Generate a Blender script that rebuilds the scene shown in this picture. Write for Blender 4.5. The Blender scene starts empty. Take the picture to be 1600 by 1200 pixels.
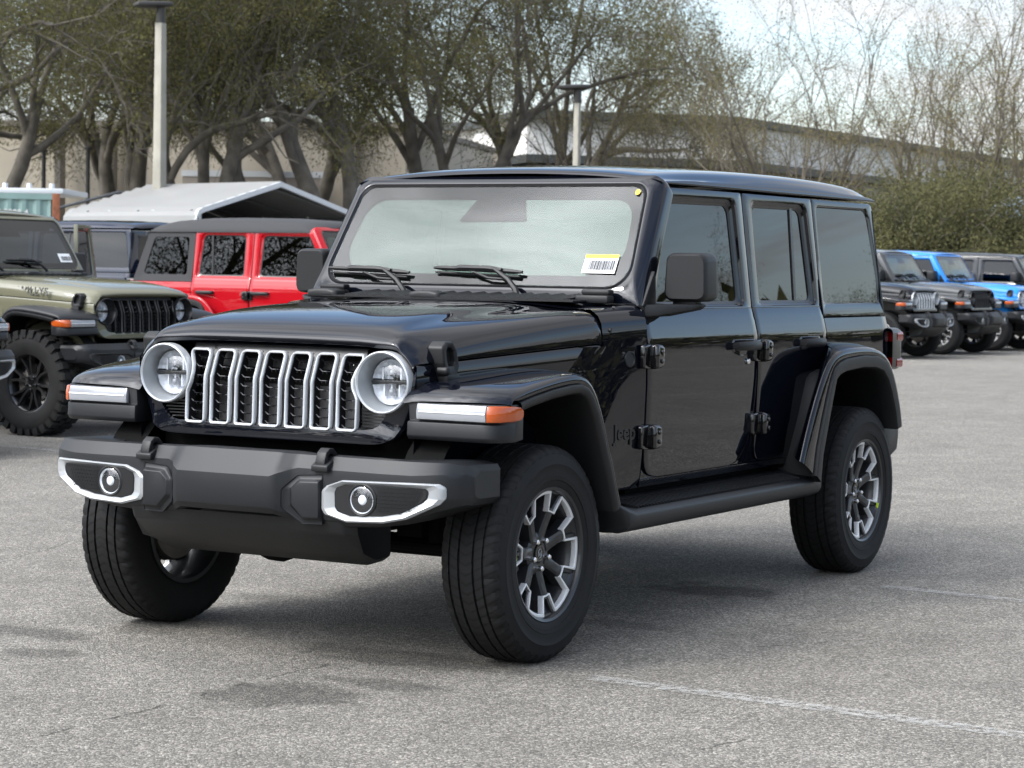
import bpy, bmesh, math, random
import numpy as np
from mathutils import Vector, Matrix
R = math.radians
scene = bpy.context.scene
COL = scene.collection

# ------------------------------------------------------------------ camera
CAM_P = (7.09479195, 4.83604987, 1.39468551)
YAW, PIT, ROL, FPX = -2.61845413, -0.05043547, 0.01626056, 3606.66
_fw = Vector((math.cos(YAW)*math.cos(PIT), math.sin(YAW)*math.cos(PIT), math.sin(PIT)))
_r = _fw.cross(Vector((0, 0, 1))).normalized(); _u = _r.cross(_fw)
_r2 = _r*math.cos(ROL)+_u*math.sin(ROL); _u2 = -_r*math.sin(ROL)+_u*math.cos(ROL)
cd = bpy.data.cameras.new('camera'); cam = bpy.data.objects.new('camera', cd); COL.objects.link(cam)
cam.matrix_world = Matrix(((_r2.x, _u2.x, -_fw.x, CAM_P[0]), (_r2.y, _u2.y, -_fw.y, CAM_P[1]), (_r2.z, _u2.z, -_fw.z, CAM_P[2]), (0, 0, 0, 1)))
cd.sensor_fit = 'HORIZONTAL'; cd.sensor_width = 36; cd.lens = FPX*36/1600
cd.clip_start = 0.1; cd.clip_end = 3000
cd.dof.use_dof = True; cd.dof.focus_distance = 8.2; cd.dof.aperture_fstop = 10
scene.camera = cam

# ------------------------------------------------------------------ light
SUN_YAW, SUN_EL = R(-30), R(42)
SD = Vector((math.cos(SUN_YAW)*math.cos(SUN_EL), math.sin(SUN_YAW)*math.cos(SUN_EL), math.sin(SUN_EL)))
ld = bpy.data.lights.new('sun', 'SUN'); ld.energy = 1.6; ld.angle = R(8); ld.color = (1, .96, .9)
sun = bpy.data.objects.new('sun', ld); COL.objects.link(sun); sun.location = (0, 0, 60)
sun.rotation_euler = (-SD).to_track_quat('-Z', 'Y').to_euler()
world = bpy.data.worlds.new('World'); scene.world = world; world.use_nodes = True
def build_world():
    nt = world.node_tree; N = nt.nodes; L = nt.links
    for n in list(N): N.remove(n)
    out = N.new('ShaderNodeOutputWorld'); bg = N.new('ShaderNodeBackground'); bg.inputs[1].default_value = .12
    sky = N.new('ShaderNodeTexSky'); sky.sky_type = 'NISHITA'; sky.sun_disc = False
    sky.sun_elevation = SUN_EL; sky.sun_rotation = math.atan2(SD.x, SD.y)
    sky.air_density = 1.0; sky.dust_density = 1.2; sky.ozone_density = 1.5
    tc = N.new('ShaderNodeTexCoord')
    sep = N.new('ShaderNodeSeparateXYZ'); L.new(tc.outputs['Generated'], sep.inputs[0])
    def math_(op, a, b=None, c=None):
        m = N.new('ShaderNodeMath'); m.operation = op
        for i, v in enumerate((a, b, c)):
            if v is None: continue
            if isinstance(v, (int, float)): m.inputs[i].default_value = v
            else: L.new(v, m.inputs[i])
        return m.outputs[0]
    zz = math_('ADD', math_('MAXIMUM', sep.outputs[2], 0.0), .12)
    cx = math_('DIVIDE', sep.outputs[0], zz); cy = math_('DIVIDE', sep.outputs[1], zz)
    cr_, sr_ = math.cos(R(-41)), math.sin(R(-41))                        # turns the cloud pattern about the zenith
    cx, cy = math_('SUBTRACT', math_('MULTIPLY', cx, cr_), math_('MULTIPLY', cy, sr_)), math_('ADD', math_('MULTIPLY', cx, sr_), math_('MULTIPLY', cy, cr_))
    cmb = N.new('ShaderNodeCombineXYZ'); L.new(cx, cmb.inputs[0]); L.new(cy, cmb.inputs[1]); cmb.inputs[2].default_value = 9.3
    no = N.new('ShaderNodeTexNoise'); no.inputs['Scale'].default_value = .62; no.inputs['Detail'].default_value = 7; no.inputs['Roughness'].default_value = .56
    no.inputs['Distortion'].default_value = .25
    L.new(cmb.outputs[0], no.inputs['Vector'])
    cov = N.new('ShaderNodeMapRange'); cov.interpolation_type = 'SMOOTHSTEP'
    L.new(no.outputs['Fac'], cov.inputs[0]); cov.inputs[1].default_value = .42; cov.inputs[2].default_value = .62
    # cloud brightness: own lights and darks, brighter round the veiled sun
    no2 = N.new('ShaderNodeTexNoise'); no2.inputs['Scale'].default_value = 3.4; no2.inputs['Detail'].default_value = 5
    L.new(cmb.outputs[0], no2.inputs['Vector'])
    br = math_('MULTIPLY_ADD', no2.outputs['Fac'], 5.5, 4.6)
    dot = N.new('ShaderNodeVectorMath'); dot.operation = 'DOT_PRODUCT'; L.new(tc.outputs['Generated'], dot.inputs[0]); dot.inputs[1].default_value = SD
    d = math_('MAXIMUM', dot.outputs['Value'], 0.0)
    glow = math_('ADD', math_('MULTIPLY', math_('POWER', d, 2.5), 32.0), math_('MULTIPLY', math_('POWER', d, 10.0), 52.0))
    bright = math_('ADD', br, math_('MULTIPLY', glow, math_('MULTIPLY_ADD', no2.outputs['Fac'], 3.0, -.58)))
    near = math_('MAXIMUM', cov.outputs[0], math_('MULTIPLY', math_('POWER', d, 5.0), .9))
    haz = math_('MAXIMUM', math_('MINIMUM', near, .96), math_('MULTIPLY', math_('POWER', math_('SUBTRACT', 1.0, math_('MAXIMUM', sep.outputs[2], 0.0)), 11.0), .95))
    cc = N.new('ShaderNodeCombineColor')
    L.new(math_('MULTIPLY', bright, .97), cc.inputs[0]); L.new(math_('MULTIPLY', bright, .985), cc.inputs[1]); L.new(math_('MULTIPLY', bright, 1.02), cc.inputs[2])
    mix = N.new('ShaderNodeMix'); mix.data_type = 'RGBA'
    L.new(haz, mix.inputs['Factor']); sc = N.new('ShaderNodeVectorMath'); sc.operation = 'SCALE'; sc.inputs['Scale'].default_value = 2.1; L.new(sky.outputs[0], sc.inputs[0]); L.new(sc.outputs[0], mix.inputs['A']); L.new(cc.outputs[0], mix.inputs['B'])
    L.new(mix.outputs['Result'], bg.inputs[0]); L.new(bg.outputs[0], out.inputs[0])
build_world()
scene.view_settings.view_transform = 'Standard'; scene.view_settings.look = 'None'
scene.view_settings.exposure = 0.22; scene.view_settings.gamma = 1
scene.cycles.max_bounces = 8; scene.cycles.transparent_max_bounces = 16
scene.cycles.caustics_reflective = False; scene.cycles.caustics_refractive = False
scene.cycles.sample_clamp_indirect = 30

# ------------------------------------------------------------------ helpers
def ray(u, v):
    return Vector(CAM_P), _fw+_r2*((u-800)/FPX)+_u2*((600-v)/FPX)
def at_depth(u, v, d):
    c, w = ray(u, v); return c+w*d
def on_ground(u, v, z=0):
    c, w = ray(u, v); t = (z-c.z)/w.z; return c+w*t

def interp(x, xs, ys): return float(np.interp(x, xs, ys))

class MB:
    def __init__(s): s.V = []; s.F = []
    def add(s, V, F):
        o = len(s.V); s.V += [tuple(v) for v in V]; s.F += [tuple(i+o for i in f) for f in F]; return s
    def grid(s, rows, cu=False, cv=False):
        n = len(rows); m = len(rows[0]); V = [p for r in rows for p in r]; F = []
        for i in range(n if cu else n-1):
            for j in range(m if cv else m-1):
                a = i*m+j; b = i*m+(j+1) % m; c = ((i+1) % n)*m+(j+1) % m; d = ((i+1) % n)*m+j
                F.append((a, b, c, d))
        return s.add(V, F)
    def box(s, x0, x1, y0, y1, z0, z1):
        V = [(x, y, z) for x in (x0, x1) for y in (y0, y1) for z in (z0, z1)]
        return s.add(V, [(0, 1, 3, 2), (4, 6, 7, 5), (0, 4, 5, 1), (2, 3, 7, 6), (0, 2, 6, 4), (1, 5, 7, 3)])
    def prism(s, poly, ax, a, b, poly2=None):
        """poly: 2-D points in the plane normal to axis ax"""
        p2 = poly2 or poly; n = len(poly)
        def mk(p, t): return {0: (t, p[0], p[1]), 1: (p[0], t, p[1]), 2: (p[0], p[1], t)}[ax]
        V = [mk(p, a) for p in poly]+[mk(p, b) for p in p2]
        F = [tuple(range(n)), tuple(range(2*n-1, n-1, -1))]+[(i, (i+1) % n, n+(i+1) % n, n+i) for i in range(n)]
        return s.add(V, F)
    def tube(s, path, r, n=8, closed=False, cap=True):
        P = [Vector(p) for p in path]; m = len(P); rr = r if isinstance(r, (list, tuple)) else [r]*m
        rows = []; up = None
        for i in range(m):
            if closed: t = P[(i+1) % m]-P[i-1]
            else: t = P[min(i+1, m-1)]-P[max(i-1, 0)]
            t.normalize()
            if up is None:
                up = Vector((0, 0, 1)) if abs(t.z) < .9 else Vector((1, 0, 0))
            side = t.cross(up)
            if side.length < 1e-6: side = t.cross(Vector((0, 1, 0)))
            side.normalize(); up = side.cross(t).normalized()
            rows.append([P[i]+(side*math.cos(2*math.pi*k/n)+up*math.sin(2*math.pi*k/n))*rr[i] for k in range(n)])
        o = len(s.V); s.grid(rows, cu=closed, cv=True)
        if cap and not closed:
            s.F.append(tuple(o+k for k in range(n))); s.F.append(tuple(o+(m-1)*n+k for k in reversed(range(n))))
        return s
    def lathe(s, prof, n=64, axis=1, c=(0, 0, 0), closed=False):
        rows = []
        for k in range(n):
            a = 2*math.pi*k/n; ca, sa = math.cos(a), math.sin(a); row = []
            for r, t in prof:
                p = {1: (r*ca, t, r*sa), 0: (t, r*ca, r*sa), 2: (r*ca, r*sa, t)}[axis]
                row.append((p[0]+c[0], p[1]+c[1], p[2]+c[2]))
            rows.append(row)
        return s.grid(rows, cu=True, cv=closed)
    def loops(s, LL, cap0=False, cap1=False):
        o = len(s.V); s.grid(LL, cv=True); m = len(LL[0])
        if cap0: s.F.append(tuple(o+k for k in range(m)))
        if cap1: s.F.append(tuple(o+(len(LL)-1)*m+k for k in reversed(range(m))))
        return s
    def merge(s, o): return s.add(o.V, o.F)
    def mirror(s):
        n = len(s.V); s.V += [(x, -y, z) for x, y, z in s.V]; s.F += [tuple(n+i for i in reversed(f)) for f in s.F]; return s
    def flipped(s):
        m = MB(); m.V = [(x, -y, z) for x, y, z in s.V]; m.F = [tuple(reversed(f)) for f in s.F]; return m
    def xf(s, M):
        m = MB(); m.V = [tuple(M @ Vector(v)) for v in s.V]; m.F = list(s.F); return m

MESHES = {}
def to_mesh(key, mb, bevel=0, seg=2, ang=32, subd=0, merge=0.0):
    me = bpy.data.meshes.new(key)
    bm = bmesh.new()
    vs = [bm.verts.new(v) for v in mb.V]
    for f in mb.F:
        if len(set(f)) > 2:
            try: bm.faces.new([vs[i] for i in dict.fromkeys(f)])
            except ValueError: pass
    bmesh.ops.remove_doubles(bm, verts=bm.verts, dist=max(merge, 1e-5))
    bmesh.ops.recalc_face_normals(bm, faces=bm.faces)
    if bevel > 0:
        ed = [e for e in bm.edges if len(e.link_faces) == 2 and e.calc_face_angle(0) > R(ang)]
        if ed: bmesh.ops.bevel(bm, geom=ed, offset=bevel, segments=seg, profile=.5, affect='EDGES', clamp_overlap=True)
    for f in bm.faces: f.smooth = True
    bm.to_mesh(me); bm.free()
    me.set_sharp_from_angle(angle=R(ang if subd == 0 else 60))
    return me
def part(name, key, mbf, mat, parent=None, loc=None, rotz=0, bevel=0, seg=2, ang=32, subd=0, merge=0.0):
    """one mesh object; the mesh is shared between all the parts with the same key"""
    me = MESHES.get(key)
    if me is None:
        mb = mbf() if callable(mbf) else mbf
        me = to_mesh(name, mb, bevel, seg, ang, subd, merge); me.materials.append(mat); MESHES[key] = me
    o = bpy.data.objects.new(name, me); COL.objects.link(o)
    o.material_slots[0].link = 'OBJECT'; o.material_slots[0].material = mat
    if parent: o.parent = parent
    if loc: o.location = loc
    if rotz: o.rotation_euler = (0, 0, rotz)
    if subd:
        m = o.modifiers.new('smooth', 'SUBSURF'); m.levels = subd; m.render_levels = subd
    return o
def thing(name, label, cat, loc=(0, 0, 0), rotz=0, group=None, kind=None):
    o = bpy.data.objects.new(name, None); COL.objects.link(o); o.empty_display_size = .2
    o.location = loc; o.rotation_euler = (0, 0, rotz); o['label'] = label; o['category'] = cat
    if group: o['group'] = group
    if kind: o['kind'] = kind
    return o
def tag(o, label=None, cat=None, group=None, kind=None):
    if label: o['label'] = label
    if cat: o['category'] = cat
    if group: o['group'] = group
    if kind: o['kind'] = kind
    return o

# ------------------------------------------------------------------ materials
MATS = {}
def mat(name, col=(.5, .5, .5), rough=.5, metal=0., coat=0., coatr=.03, spec=.5, bump=None, var=None, emit=None):
    """bump=(scale, strength, dist); var=(scale, amount) mottles the colour"""
    if name in MATS: return MATS[name]
    m = bpy.data.materials.new(name); m.use_nodes = True; nt = m.node_tree; b = nt.nodes['Principled BSDF']
    b.inputs['Base Color'].default_value = (*col, 1); b.inputs['Roughness'].default_value = rough; b.inputs['Metallic'].default_value = metal
    b.inputs['Coat Weight'].default_value = coat; b.inputs['Coat Roughness'].default_value = coatr; b.inputs['Specular IOR Level'].default_value = spec
    tc = nt.nodes.new('ShaderNodeTexCoord')
    if var:
        no = nt.nodes.new('ShaderNodeTexNoise'); no.inputs['Scale'].default_value = var[0]; no.inputs['Detail'].default_value = 5
        nt.links.new(tc.outputs['Object'], no.inputs['Vector'])
        mr = nt.nodes.new('ShaderNodeMapRange'); mr.inputs[1].default_value = .3; mr.inputs[2].default_value = .7
        mr.inputs[3].default_value = 1-var[1]; mr.inputs[4].default_value = 1+var[1]; nt.links.new(no.outputs['Fac'], mr.inputs[0])
        mx = nt.nodes.new('ShaderNodeMix'); mx.data_type = 'RGBA'; mx.blend_type = 'MULTIPLY'; mx.inputs['Factor'].default_value = 1
        mx.inputs['A'].default_value = (*col, 1); nt.links.new(mr.outputs[0], mx.inputs['B']); nt.links.new(mx.outputs['Result'], b.inputs['Base Color'])
    if bump:
        no = nt.nodes.new('ShaderNodeTexNoise'); no.inputs['Scale'].default_value = bump[0]; no.inputs['Detail'].default_value = 3
        nt.links.new(tc.outputs['Object'], no.inputs['Vector'])
        bp = nt.nodes.new('ShaderNodeBump'); bp.inputs['Strength'].default_value = bump[1]; bp.inputs['Distance'].default_value = bump[2]
        nt.links.new(no.outputs['Fac'], bp.inputs['Height']); nt.links.new(bp.outputs[0], b.inputs['Normal'])
        if coat > 0: nt.links.new(bp.outputs[0], b.inputs['Coat Normal'])
    if emit:
        b.inputs['Emission Color'].default_value = (*emit[0], 1); b.inputs['Emission Strength'].default_value = emit[1]
    MATS[name] = m
    return m
def paint(name, col, **k):
    return mat('paint_'+name, col, rough=.5, coat=1., coatr=.012, spec=.0, bump=(2.2, .05, .012), **k)
def glass(name, tint, k=1.5, refl=(1, 1, 1)):
    if name in MATS: return MATS[name]
    m = bpy.data.materials.new(name); m.use_nodes = True; nt = m.node_tree; N = nt.nodes; L = nt.links
    for n in list(N): N.remove(n)
    out = N.new('ShaderNodeOutputMaterial'); mix = N.new('ShaderNodeMixShader'); tr = N.new('ShaderNodeBsdfTransparent'); gl = N.new('ShaderNodeBsdfGlossy')
    geo = N.new('ShaderNodeNewGeometry'); dt = N.new('ShaderNodeVectorMath'); dt.operation = 'DOT_PRODUCT'
    L.new(geo.outputs['Normal'], dt.inputs[0]); L.new(geo.outputs['Incoming'], dt.inputs[1])
    def mt(op, a, b=0.0):
        x = N.new('ShaderNodeMath'); x.operation = op
        for i, v in enumerate((a, b)):
            if isinstance(v, (int, float)): x.inputs[i].default_value = v
            else: L.new(v, x.inputs[i])
        return x.outputs[0]
    fres = mt('ADD', mt('MULTIPLY', mt('POWER', mt('SUBTRACT', 1.0, mt('ABSOLUTE', dt.outputs['Value'])), 5.0), .957), .043)   # Schlick, either side of the pane
    tr.inputs[0].default_value = (*tint, 1); gl.inputs['Roughness'].default_value = .0; gl.inputs['Color'].default_value = (*refl, 1)
    ml = N.new('ShaderNodeMath'); ml.operation = 'MULTIPLY'; ml.inputs[1].default_value = k; ml.use_clamp = True   # both faces of the pane reflect
    L.new(fres, ml.inputs[0]); L.new(ml.outputs[0], mix.inputs[0]); L.new(tr.outputs[0], mix.inputs[1]); L.new(gl.outputs[0], mix.inputs[2]); L.new(mix.outputs[0], out.inputs[0])
    MATS[name] = m
    return m
M_BLACK = mat('black_trim', (.0095, .010, .011), rough=.48, spec=.38, bump=(320, .25, .001))
M_BUMPER = mat('grey_black_plastic', (.0085, .0095, .0115), rough=.46, spec=.42, bump=(260, .2, .001))
M_SATIN = mat('satin_black', (.012, .012, .013), rough=.3, spec=.5)
M_GLOSSB = mat('gloss_black', (.006, .006, .007), rough=.1, coat=.5)
M_VOID = mat('dark_cavity', (.006, .006, .006), rough=.9, spec=.1)
M_SILVER = mat('satin_silver', (.40, .415, .43), rough=.3, metal=.35, coat=.3)
M_RING = mat('silver_ring', (.66, .68, .70), rough=.3, metal=.25, coat=.4)
M_GREYSAT = mat('satin_grey', (.30, .32, .34), rough=.4, metal=.3, coat=.2)
M_OPTIC = mat('lamp_reflector', (.82, .84, .88), rough=.22, metal=.12, coat=.8)
M_CHROME = mat('chrome', (.85, .86, .87), rough=.06, metal=1.)
M_GUN = mat('gunmetal_rim', (.014, .015, .017), rough=.4, metal=.0, coat=.25)
M_BLKRIM = mat('black_rim', (.012, .012, .013), rough=.28, coat=.4)
M_MACH = mat('machined_alloy', (.78, .79, .80), rough=.3, metal=.35)
M_STEEL = mat('brake_steel', (.22, .21, .20), rough=.45, metal=.9, var=(8, .3))
M_WIN = glass('tinted_glass', (.03, .034, .036), 1.0)
M_WSG = glass('windscreen_glass', (.80, .88, .84), 1.1)
M_WSI = glass('windscreen_inner_face', (.60, .68, .62), .9, (.82, 1.0, .92))
M_LENS = glass('clear_lens', (.93, .95, .97))
M_AMBER = mat('amber_lens', (.42, .075, .012), rough=.12, coat=.6)
M_RED = mat('red_lens', (.25, .006, .008), rough=.15, coat=.6)
M_LAMPW = mat('white_lens', (.27, .28, .30), rough=.16, coat=.7, bump=(70, .25, .003))
M_SEAT = mat('black_cloth', (.016, .016, .017), rough=.9)
M_DASH = mat('dashboard_vinyl', (.02, .02, .021), rough=.7)
M_PAPER = mat('white_paper', (.82, .83, .82), rough=.6)
M_YELLOW = mat('yellow_print', (.80, .55, .05), rough=.6)
M_INK = mat('black_ink', (.03, .03, .04), rough=.6)
M_YG = mat('lime_sticker', (.55, .80, .03), rough=.5)
M_GREYTXT = mat('grey_decal', (.10, .10, .085), rough=.5)
M_SOFTTOP = mat('soft_top_canvas', (.035, .035, .037), rough=.85, bump=(40, .15, .004))
def tyre_mat(name, lines):
    m = mat(name, (.0065, .0065, .007), rough=.7, spec=.3, var=(9, .22)); nt = m.node_tree; N = nt.nodes; L = nt.links
    b = N['Principled BSDF']; tc = N.new('ShaderNodeTexCoord'); sp = N.new('ShaderNodeSeparateXYZ'); L.new(tc.outputs['Object'], sp.inputs[0])
    def mt(op, a, bb=0.0):
        x = N.new('ShaderNodeMath'); x.operation = op
        for i, v in enumerate((a, bb)):
            if isinstance(v, (int, float)): x.inputs[i].default_value = v
            else: L.new(v, x.inputs[i])
        return x.outputs[0]
    ang = mt('ARCTAN2', sp.outputs[0], sp.outputs[2])
    skew = mt('MULTIPLY', mt('ABSOLUTE', sp.outputs[1]), 1.3)
    s = mt('SINE', mt('MULTIPLY', mt('ADD', ang, skew), float(lines)))
    s = mt('GREATER_THAN', s, -.72)
    rad = mt('SQRT', mt('ADD', mt('MULTIPLY', sp.outputs[0], sp.outputs[0]), mt('MULTIPLY', sp.outputs[2], sp.outputs[2])))
    h = mt('MAXIMUM', s, mt('LESS_THAN', rad, .361))
    mx = N.new('ShaderNodeMix'); mx.data_type = 'RGBA'; mx.inputs['A'].default_value = (.0018, .0018, .0018, 1)
    old = b.inputs['Base Color'].links[0].from_socket; L.new(old, mx.inputs['B']); L.new(h, mx.inputs['Factor']); L.new(mx.outputs['Result'], b.inputs['Base Color'])   # groove shade painted into the rubber colour along the sipes
    bp = N.new('ShaderNodeBump'); bp.inputs['Strength'].default_value = .9; bp.inputs['Distance'].default_value = .005
    L.new(h, bp.inputs['Height']); L.new(bp.outputs[0], b.inputs['Normal'])
    return m
M_TYRE = tyre_mat('tyre_rubber', 70)
M_KNOB = mat('knobby_rubber', (.014, .014, .014), rough=.8, spec=.3, var=(9, .25))
# ------------------------------------------------------------------ the off-road car (X forward from the front axle, Y to its left, Z up)
WB = 3.008
SC = (.9906, 1.0317, 1.019); OFF = (.0431, 0, -.0205)     # the body is drawn a little small; this brings it to its real size
_Z = [.40, .555, .60, .75, .95, 1.12, 1.135, 1.185, 1.20, 1.235, 1.25, 1.72, 1.80]
_Y = [.735, .764, .772, .785, .791, .789, .786, .774, .769, .760, .753, .698, .688]
def YS(z): return interp(z, _Z, _Y)

def rpoly(pts, rad, n=5):
    out = []; m = len(pts)
    for i, p in enumerate(pts):
        r = rad[i] if isinstance(rad, (list, tuple)) else rad
        p = Vector(p); a = Vector(pts[i-1])-p; b = Vector(pts[(i+1) % m])-p
        la, lb = a.length, b.length; a.normalize(); b.normalize()
        th = a.angle(b); d = min(r/max(math.tan(th/2), 1e-3), la*.49, lb*.49); r2 = d*math.tan(th/2)
        if th > R(176):
            dd = min(.02, la*.3, lb*.3)
            out += [tuple(p+(a*dd*(1-2*k/(n-1)) if k*2 < n-1 else b*dd*(2*k/(n-1)-1))) for k in range(n)]; continue
        bis = (a+b).normalized(); c = p+bis*(r2/math.sin(th/2))
        p0 = p+a*d-c; p1 = p+b*d-c; tot = p0.angle_signed(p1) if p0.length > 1e-9 else 0
        for k in range(n):
            t = -tot*k/(n-1); q = Vector((p0.x*math.cos(t)-p0.y*math.sin(t), p0.x*math.sin(t)+p0.y*math.cos(t)))
            out.append(tuple(c+q))
    return out

def rowpanel(zs, xf, xr, ncol, off=0.0, thick=.018, yf=YS):
    rows = []; back = []
    for z in zs:
        a, b = xf(z), xr(z)
        rows.append([(a+(b-a)*k/ncol, yf(z)+off, z) for k in range(ncol+1)])
        back.append([(a+(b-a)*k/ncol, yf(z)+off-thick, z) for k in range(ncol+1)])
    m = MB(); m.grid(rows); n = len(zs); c = ncol+1; o = len(m.V); m.grid(back)
    for i in range(n-1):
        m.F += [(i*c, (i+1)*c, o+(i+1)*c, o+i*c), (i*c+ncol, (i+1)*c+ncol, o+(i+1)*c+ncol, o+i*c+ncol)]
    for j in range(ncol):
        m.F += [(j, j+1, o+j+1, o+j), ((n-1)*c+j, (n-1)*c+j+1, o+(n-1)*c+j+1, o+(n-1)*c+j)]
    return m
def curve(pts):
    zs = [p[1] for p in pts]; xs = [p[0] for p in pts]
    return lambda z: interp(z, zs, xs)
def frame_ring(LL, thick=.03):
    """LL: loops [(list of (x,z), y offset)] outer to inner on the car's side"""
    rows = [[(x, YS(z)+off, z) for x, z in lp] for lp, off in LL]
    first = [(x, y-thick, z) for x, y, z in rows[0]]; last = [(x, y-thick, z) for x, y, z in rows[-1]]
    return MB().loops([first]+rows+[last])

ZD = [.587, .589, .594, .602, .615, .632, .655, .69, .75, .81, .87, .95, 1.03, 1.09, 1.12, 1.135, 1.16, 1.185, 1.20, 1.236]
D1F = curve([(-1.16, .587), (-1.10, .589), (-1.065, .594), (-1.04, .602), (-1.02, .615), (-1.005, .632), (-.993, .655), (-.985, .69), (-.982, .75), (-.982, 1.3)])
D1R = curve([(-1.79, .587), (-1.83, .589), (-1.865, .594), (-1.89, .602), (-1.915, .615), (-1.938, .632), (-1.957, .655), (-1.98, .69), (-2.005, .75), (-2.02, .81), (-2.029, .87), (-2.033, .95), (-2.034, 1.3)])
D2F = curve([(-2.16, .587), (-2.125, .589), (-2.10, .594), (-2.085, .602), (-2.070, .615), (-2.060, .632), (-2.052, .655), (-2.048, .69), (-2.046, .75), (-2.044, 1.3)])
D2R = curve([(-2.44, .587), (-2.46, .589), (-2.48, .594), (-2.50, .602), (-2.52, .615), (-2.535, .632), (-2.55, .655), (-2.572, .69), (-2.605, .75), (-2.637, .81), (-2.668, .87), (-2.73, .95), (-2.80, 1.03), (-2.812, 1.09), (-2.814, 1.3)])
def mk_door(i):
    if i == 1:
        m = rowpanel(ZD, D1F, D1R, 24)
        o = rpoly([(-.985, 1.236), (-1.078, 1.40), (-1.288, 1.714), (-2.034, 1.716), (-2.034, 1.236)], [.004, .3, .03, .012, .004])
        a = rpoly([(-1.095, 1.243), (-1.15, 1.35), (-1.315, 1.682), (-1.955, 1.688), (-1.972, 1.243)], [.02, .3, .045, .05, .03])
        b = rpoly([(-1.115, 1.252), (-1.165, 1.35), (-1.325, 1.664), (-1.925, 1.670), (-1.945, 1.252)], [.02, .3, .04, .045, .03])
    else:
        m = rowpanel(ZD, D2F, D2R, 18)
        o = rpoly([(-2.044, 1.236), (-2.044, 1.50), (-2.044, 1.716), (-2.814, 1.716), (-2.814, 1.236)], [.004, .3, .012, .012, .004])
        a = rpoly([(-2.125, 1.243), (-2.127, 1.46), (-2.13, 1.688), (-2.738, 1.69), (-2.775, 1.243)], [.03, .3, .05, .06, .03])
        b = rpoly([(-2.15, 1.254), (-2.152, 1.46), (-2.155, 1.671), (-2.712, 1.674), (-2.748, 1.254)], [.03, .3, .045, .055, .03])
    a2 = [((x*.9+bx*.1), (z*.9+bz*.1)) for (x, z), (bx, bz) in zip(a, b)]
    m.merge(frame_ring([(o, 0), (a, .002), (a2, -.009), (b, -.012)], .03))
    return m
def mk_glass(i):
    if i == 1: b = rpoly([(-1.105, 1.245), (-1.16, 1.35), (-1.32, 1.672), (-1.935, 1.678), (-1.955, 1.245)], [.02, .3, .04, .045, .03])
    elif i == 2: b = rpoly([(-2.14, 1.248), (-2.145, 1.46), (-2.148, 1.678), (-2.722, 1.68), (-2.758, 1.248)], [.03, .3, .045, .055, .03])
    else: b = rpoly([(-2.865, 1.25), (-2.865, 1.46), (-2.865, 1.68), (-3.49, 1.682), (-3.585, 1.25)], [.03, .3, .03, .06, .04])
    off = -.02 if i < 3 else -.004
    m = MB(); n = len(b); m.add([(x, YS(z)+off, z) for x, z in b], [tuple(range(n))]); return m
def mk_seal(i):
    """black rubber round the glass"""
    if i == 1: b = [(-1.115, 1.252), (-1.165, 1.35), (-1.325, 1.664), (-1.925, 1.670), (-1.945, 1.252)]; rr = [.02, .3, .04, .045, .03]; d = .012
    else: b = [(-2.15, 1.254), (-2.152, 1.46), (-2.155, 1.671), (-2.712, 1.674), (-2.748, 1.254)]; rr = [.03, .3, .045, .055, .03]; d = .012
    cx = sum(p[0] for p in b)/5; cz = sum(p[1] for p in b)/5
    o = rpoly(b, rr); c = rpoly([(x+(d if x < cx else -d), z+(d if z < cz else -d)) for x, z in b], rr)
    m = MB().loops([[(x, YS(z)-.012, z) for x, z in o], [(x, YS(z)-.017, z) for x, z in c], [(x, YS(z)-.026, z) for x, z in c]])
    if i == 2:
        m.prism([(-2.553, YS(1.254)-.014), (-2.578, YS(1.254)-.014), (-2.578, YS(1.254)-.026), (-2.553, YS(1.254)-.026)], 2, 1.25, 1.676,
                [(-2.59, YS(1.676)-.014), (-2.615, YS(1.676)-.014), (-2.615, YS(1.676)-.026), (-2.59, YS(1.676)-.026)])
    return m

def hw(x): return .59+(.37-x)*.13 if x > -.71 else .7304+(-.71-x)*.215
HX = [.379, .376, .366, .345, .31, .26, .15, 0, -.2, -.4, -.6, -.706]
def hood_section(x):
    zg = 1.058+(.369-x)*.051
    zsh = interp(-x, [-.379, -.366, -.345, -.31, -.26, -.15, .08, .46, .71, 1.0], [1.092, 1.104, 1.116, 1.132, 1.146, 1.164, 1.187, 1.222, 1.237, 1.252])
    zc = interp(-x, [-.379, -.376, -.366, -.345, -.31, -.26, -.15, 0, .2, .4, .71, 1.0], [1.127, 1.136, 1.146, 1.161, 1.177, 1.191, 1.211, 1.229, 1.243, 1.251, 1.259, 1.275])
    k = interp(-x, [-.379, -.34, -.2, .0, .55, .70], [0, .2, 1, 1, .9, .0])   # raised centre
    w = hw(x) if x < .345 else hw(.345)-(x-.345)*.5
    ed = interp(-x, [-.38, 0, .71], [.44, .435, .40])
    return [(0, zc+.004*k), (.2, zc+.003*k), (ed-.07, zc-.002), (ed-.01, zc-.008), (ed+.025, zc-.008-.014*k), (ed+.07, zc-.012-.016*k),
            ((ed+.07+w-.075)/2+.015, (zc-.03+zsh+.008)/2), (w-.052, zsh), (w-.020, zsh-.024), (w-.006, zsh-.052), (w, (zsh-.05+zg)/2-.005), (w, zg)]
def mk_hood():
    rows = []
    for x in HX:
        s = hood_section(x); rows.append([(x, -y, z) for y, z in reversed(s[1:])]+[(x, y, z) for y, z in s])
    lip = [(.368, y, z-.012) for x, y, z in rows[0]]
    end = [(-.712, y, z-.014) for x, y, z in rows[-1]]
    return MB().grid([lip]+rows+[end])
def mk_cowl():
    rows = []
    for x in (-.714, -.72, -.80, -.88, -.935, -.975):
        s = hood_section(x); rows.append([(x, -y, z) for y, z in reversed(s[1:])]+[(x, y, z) for y, z in s])
    return MB().grid(rows)
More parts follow.
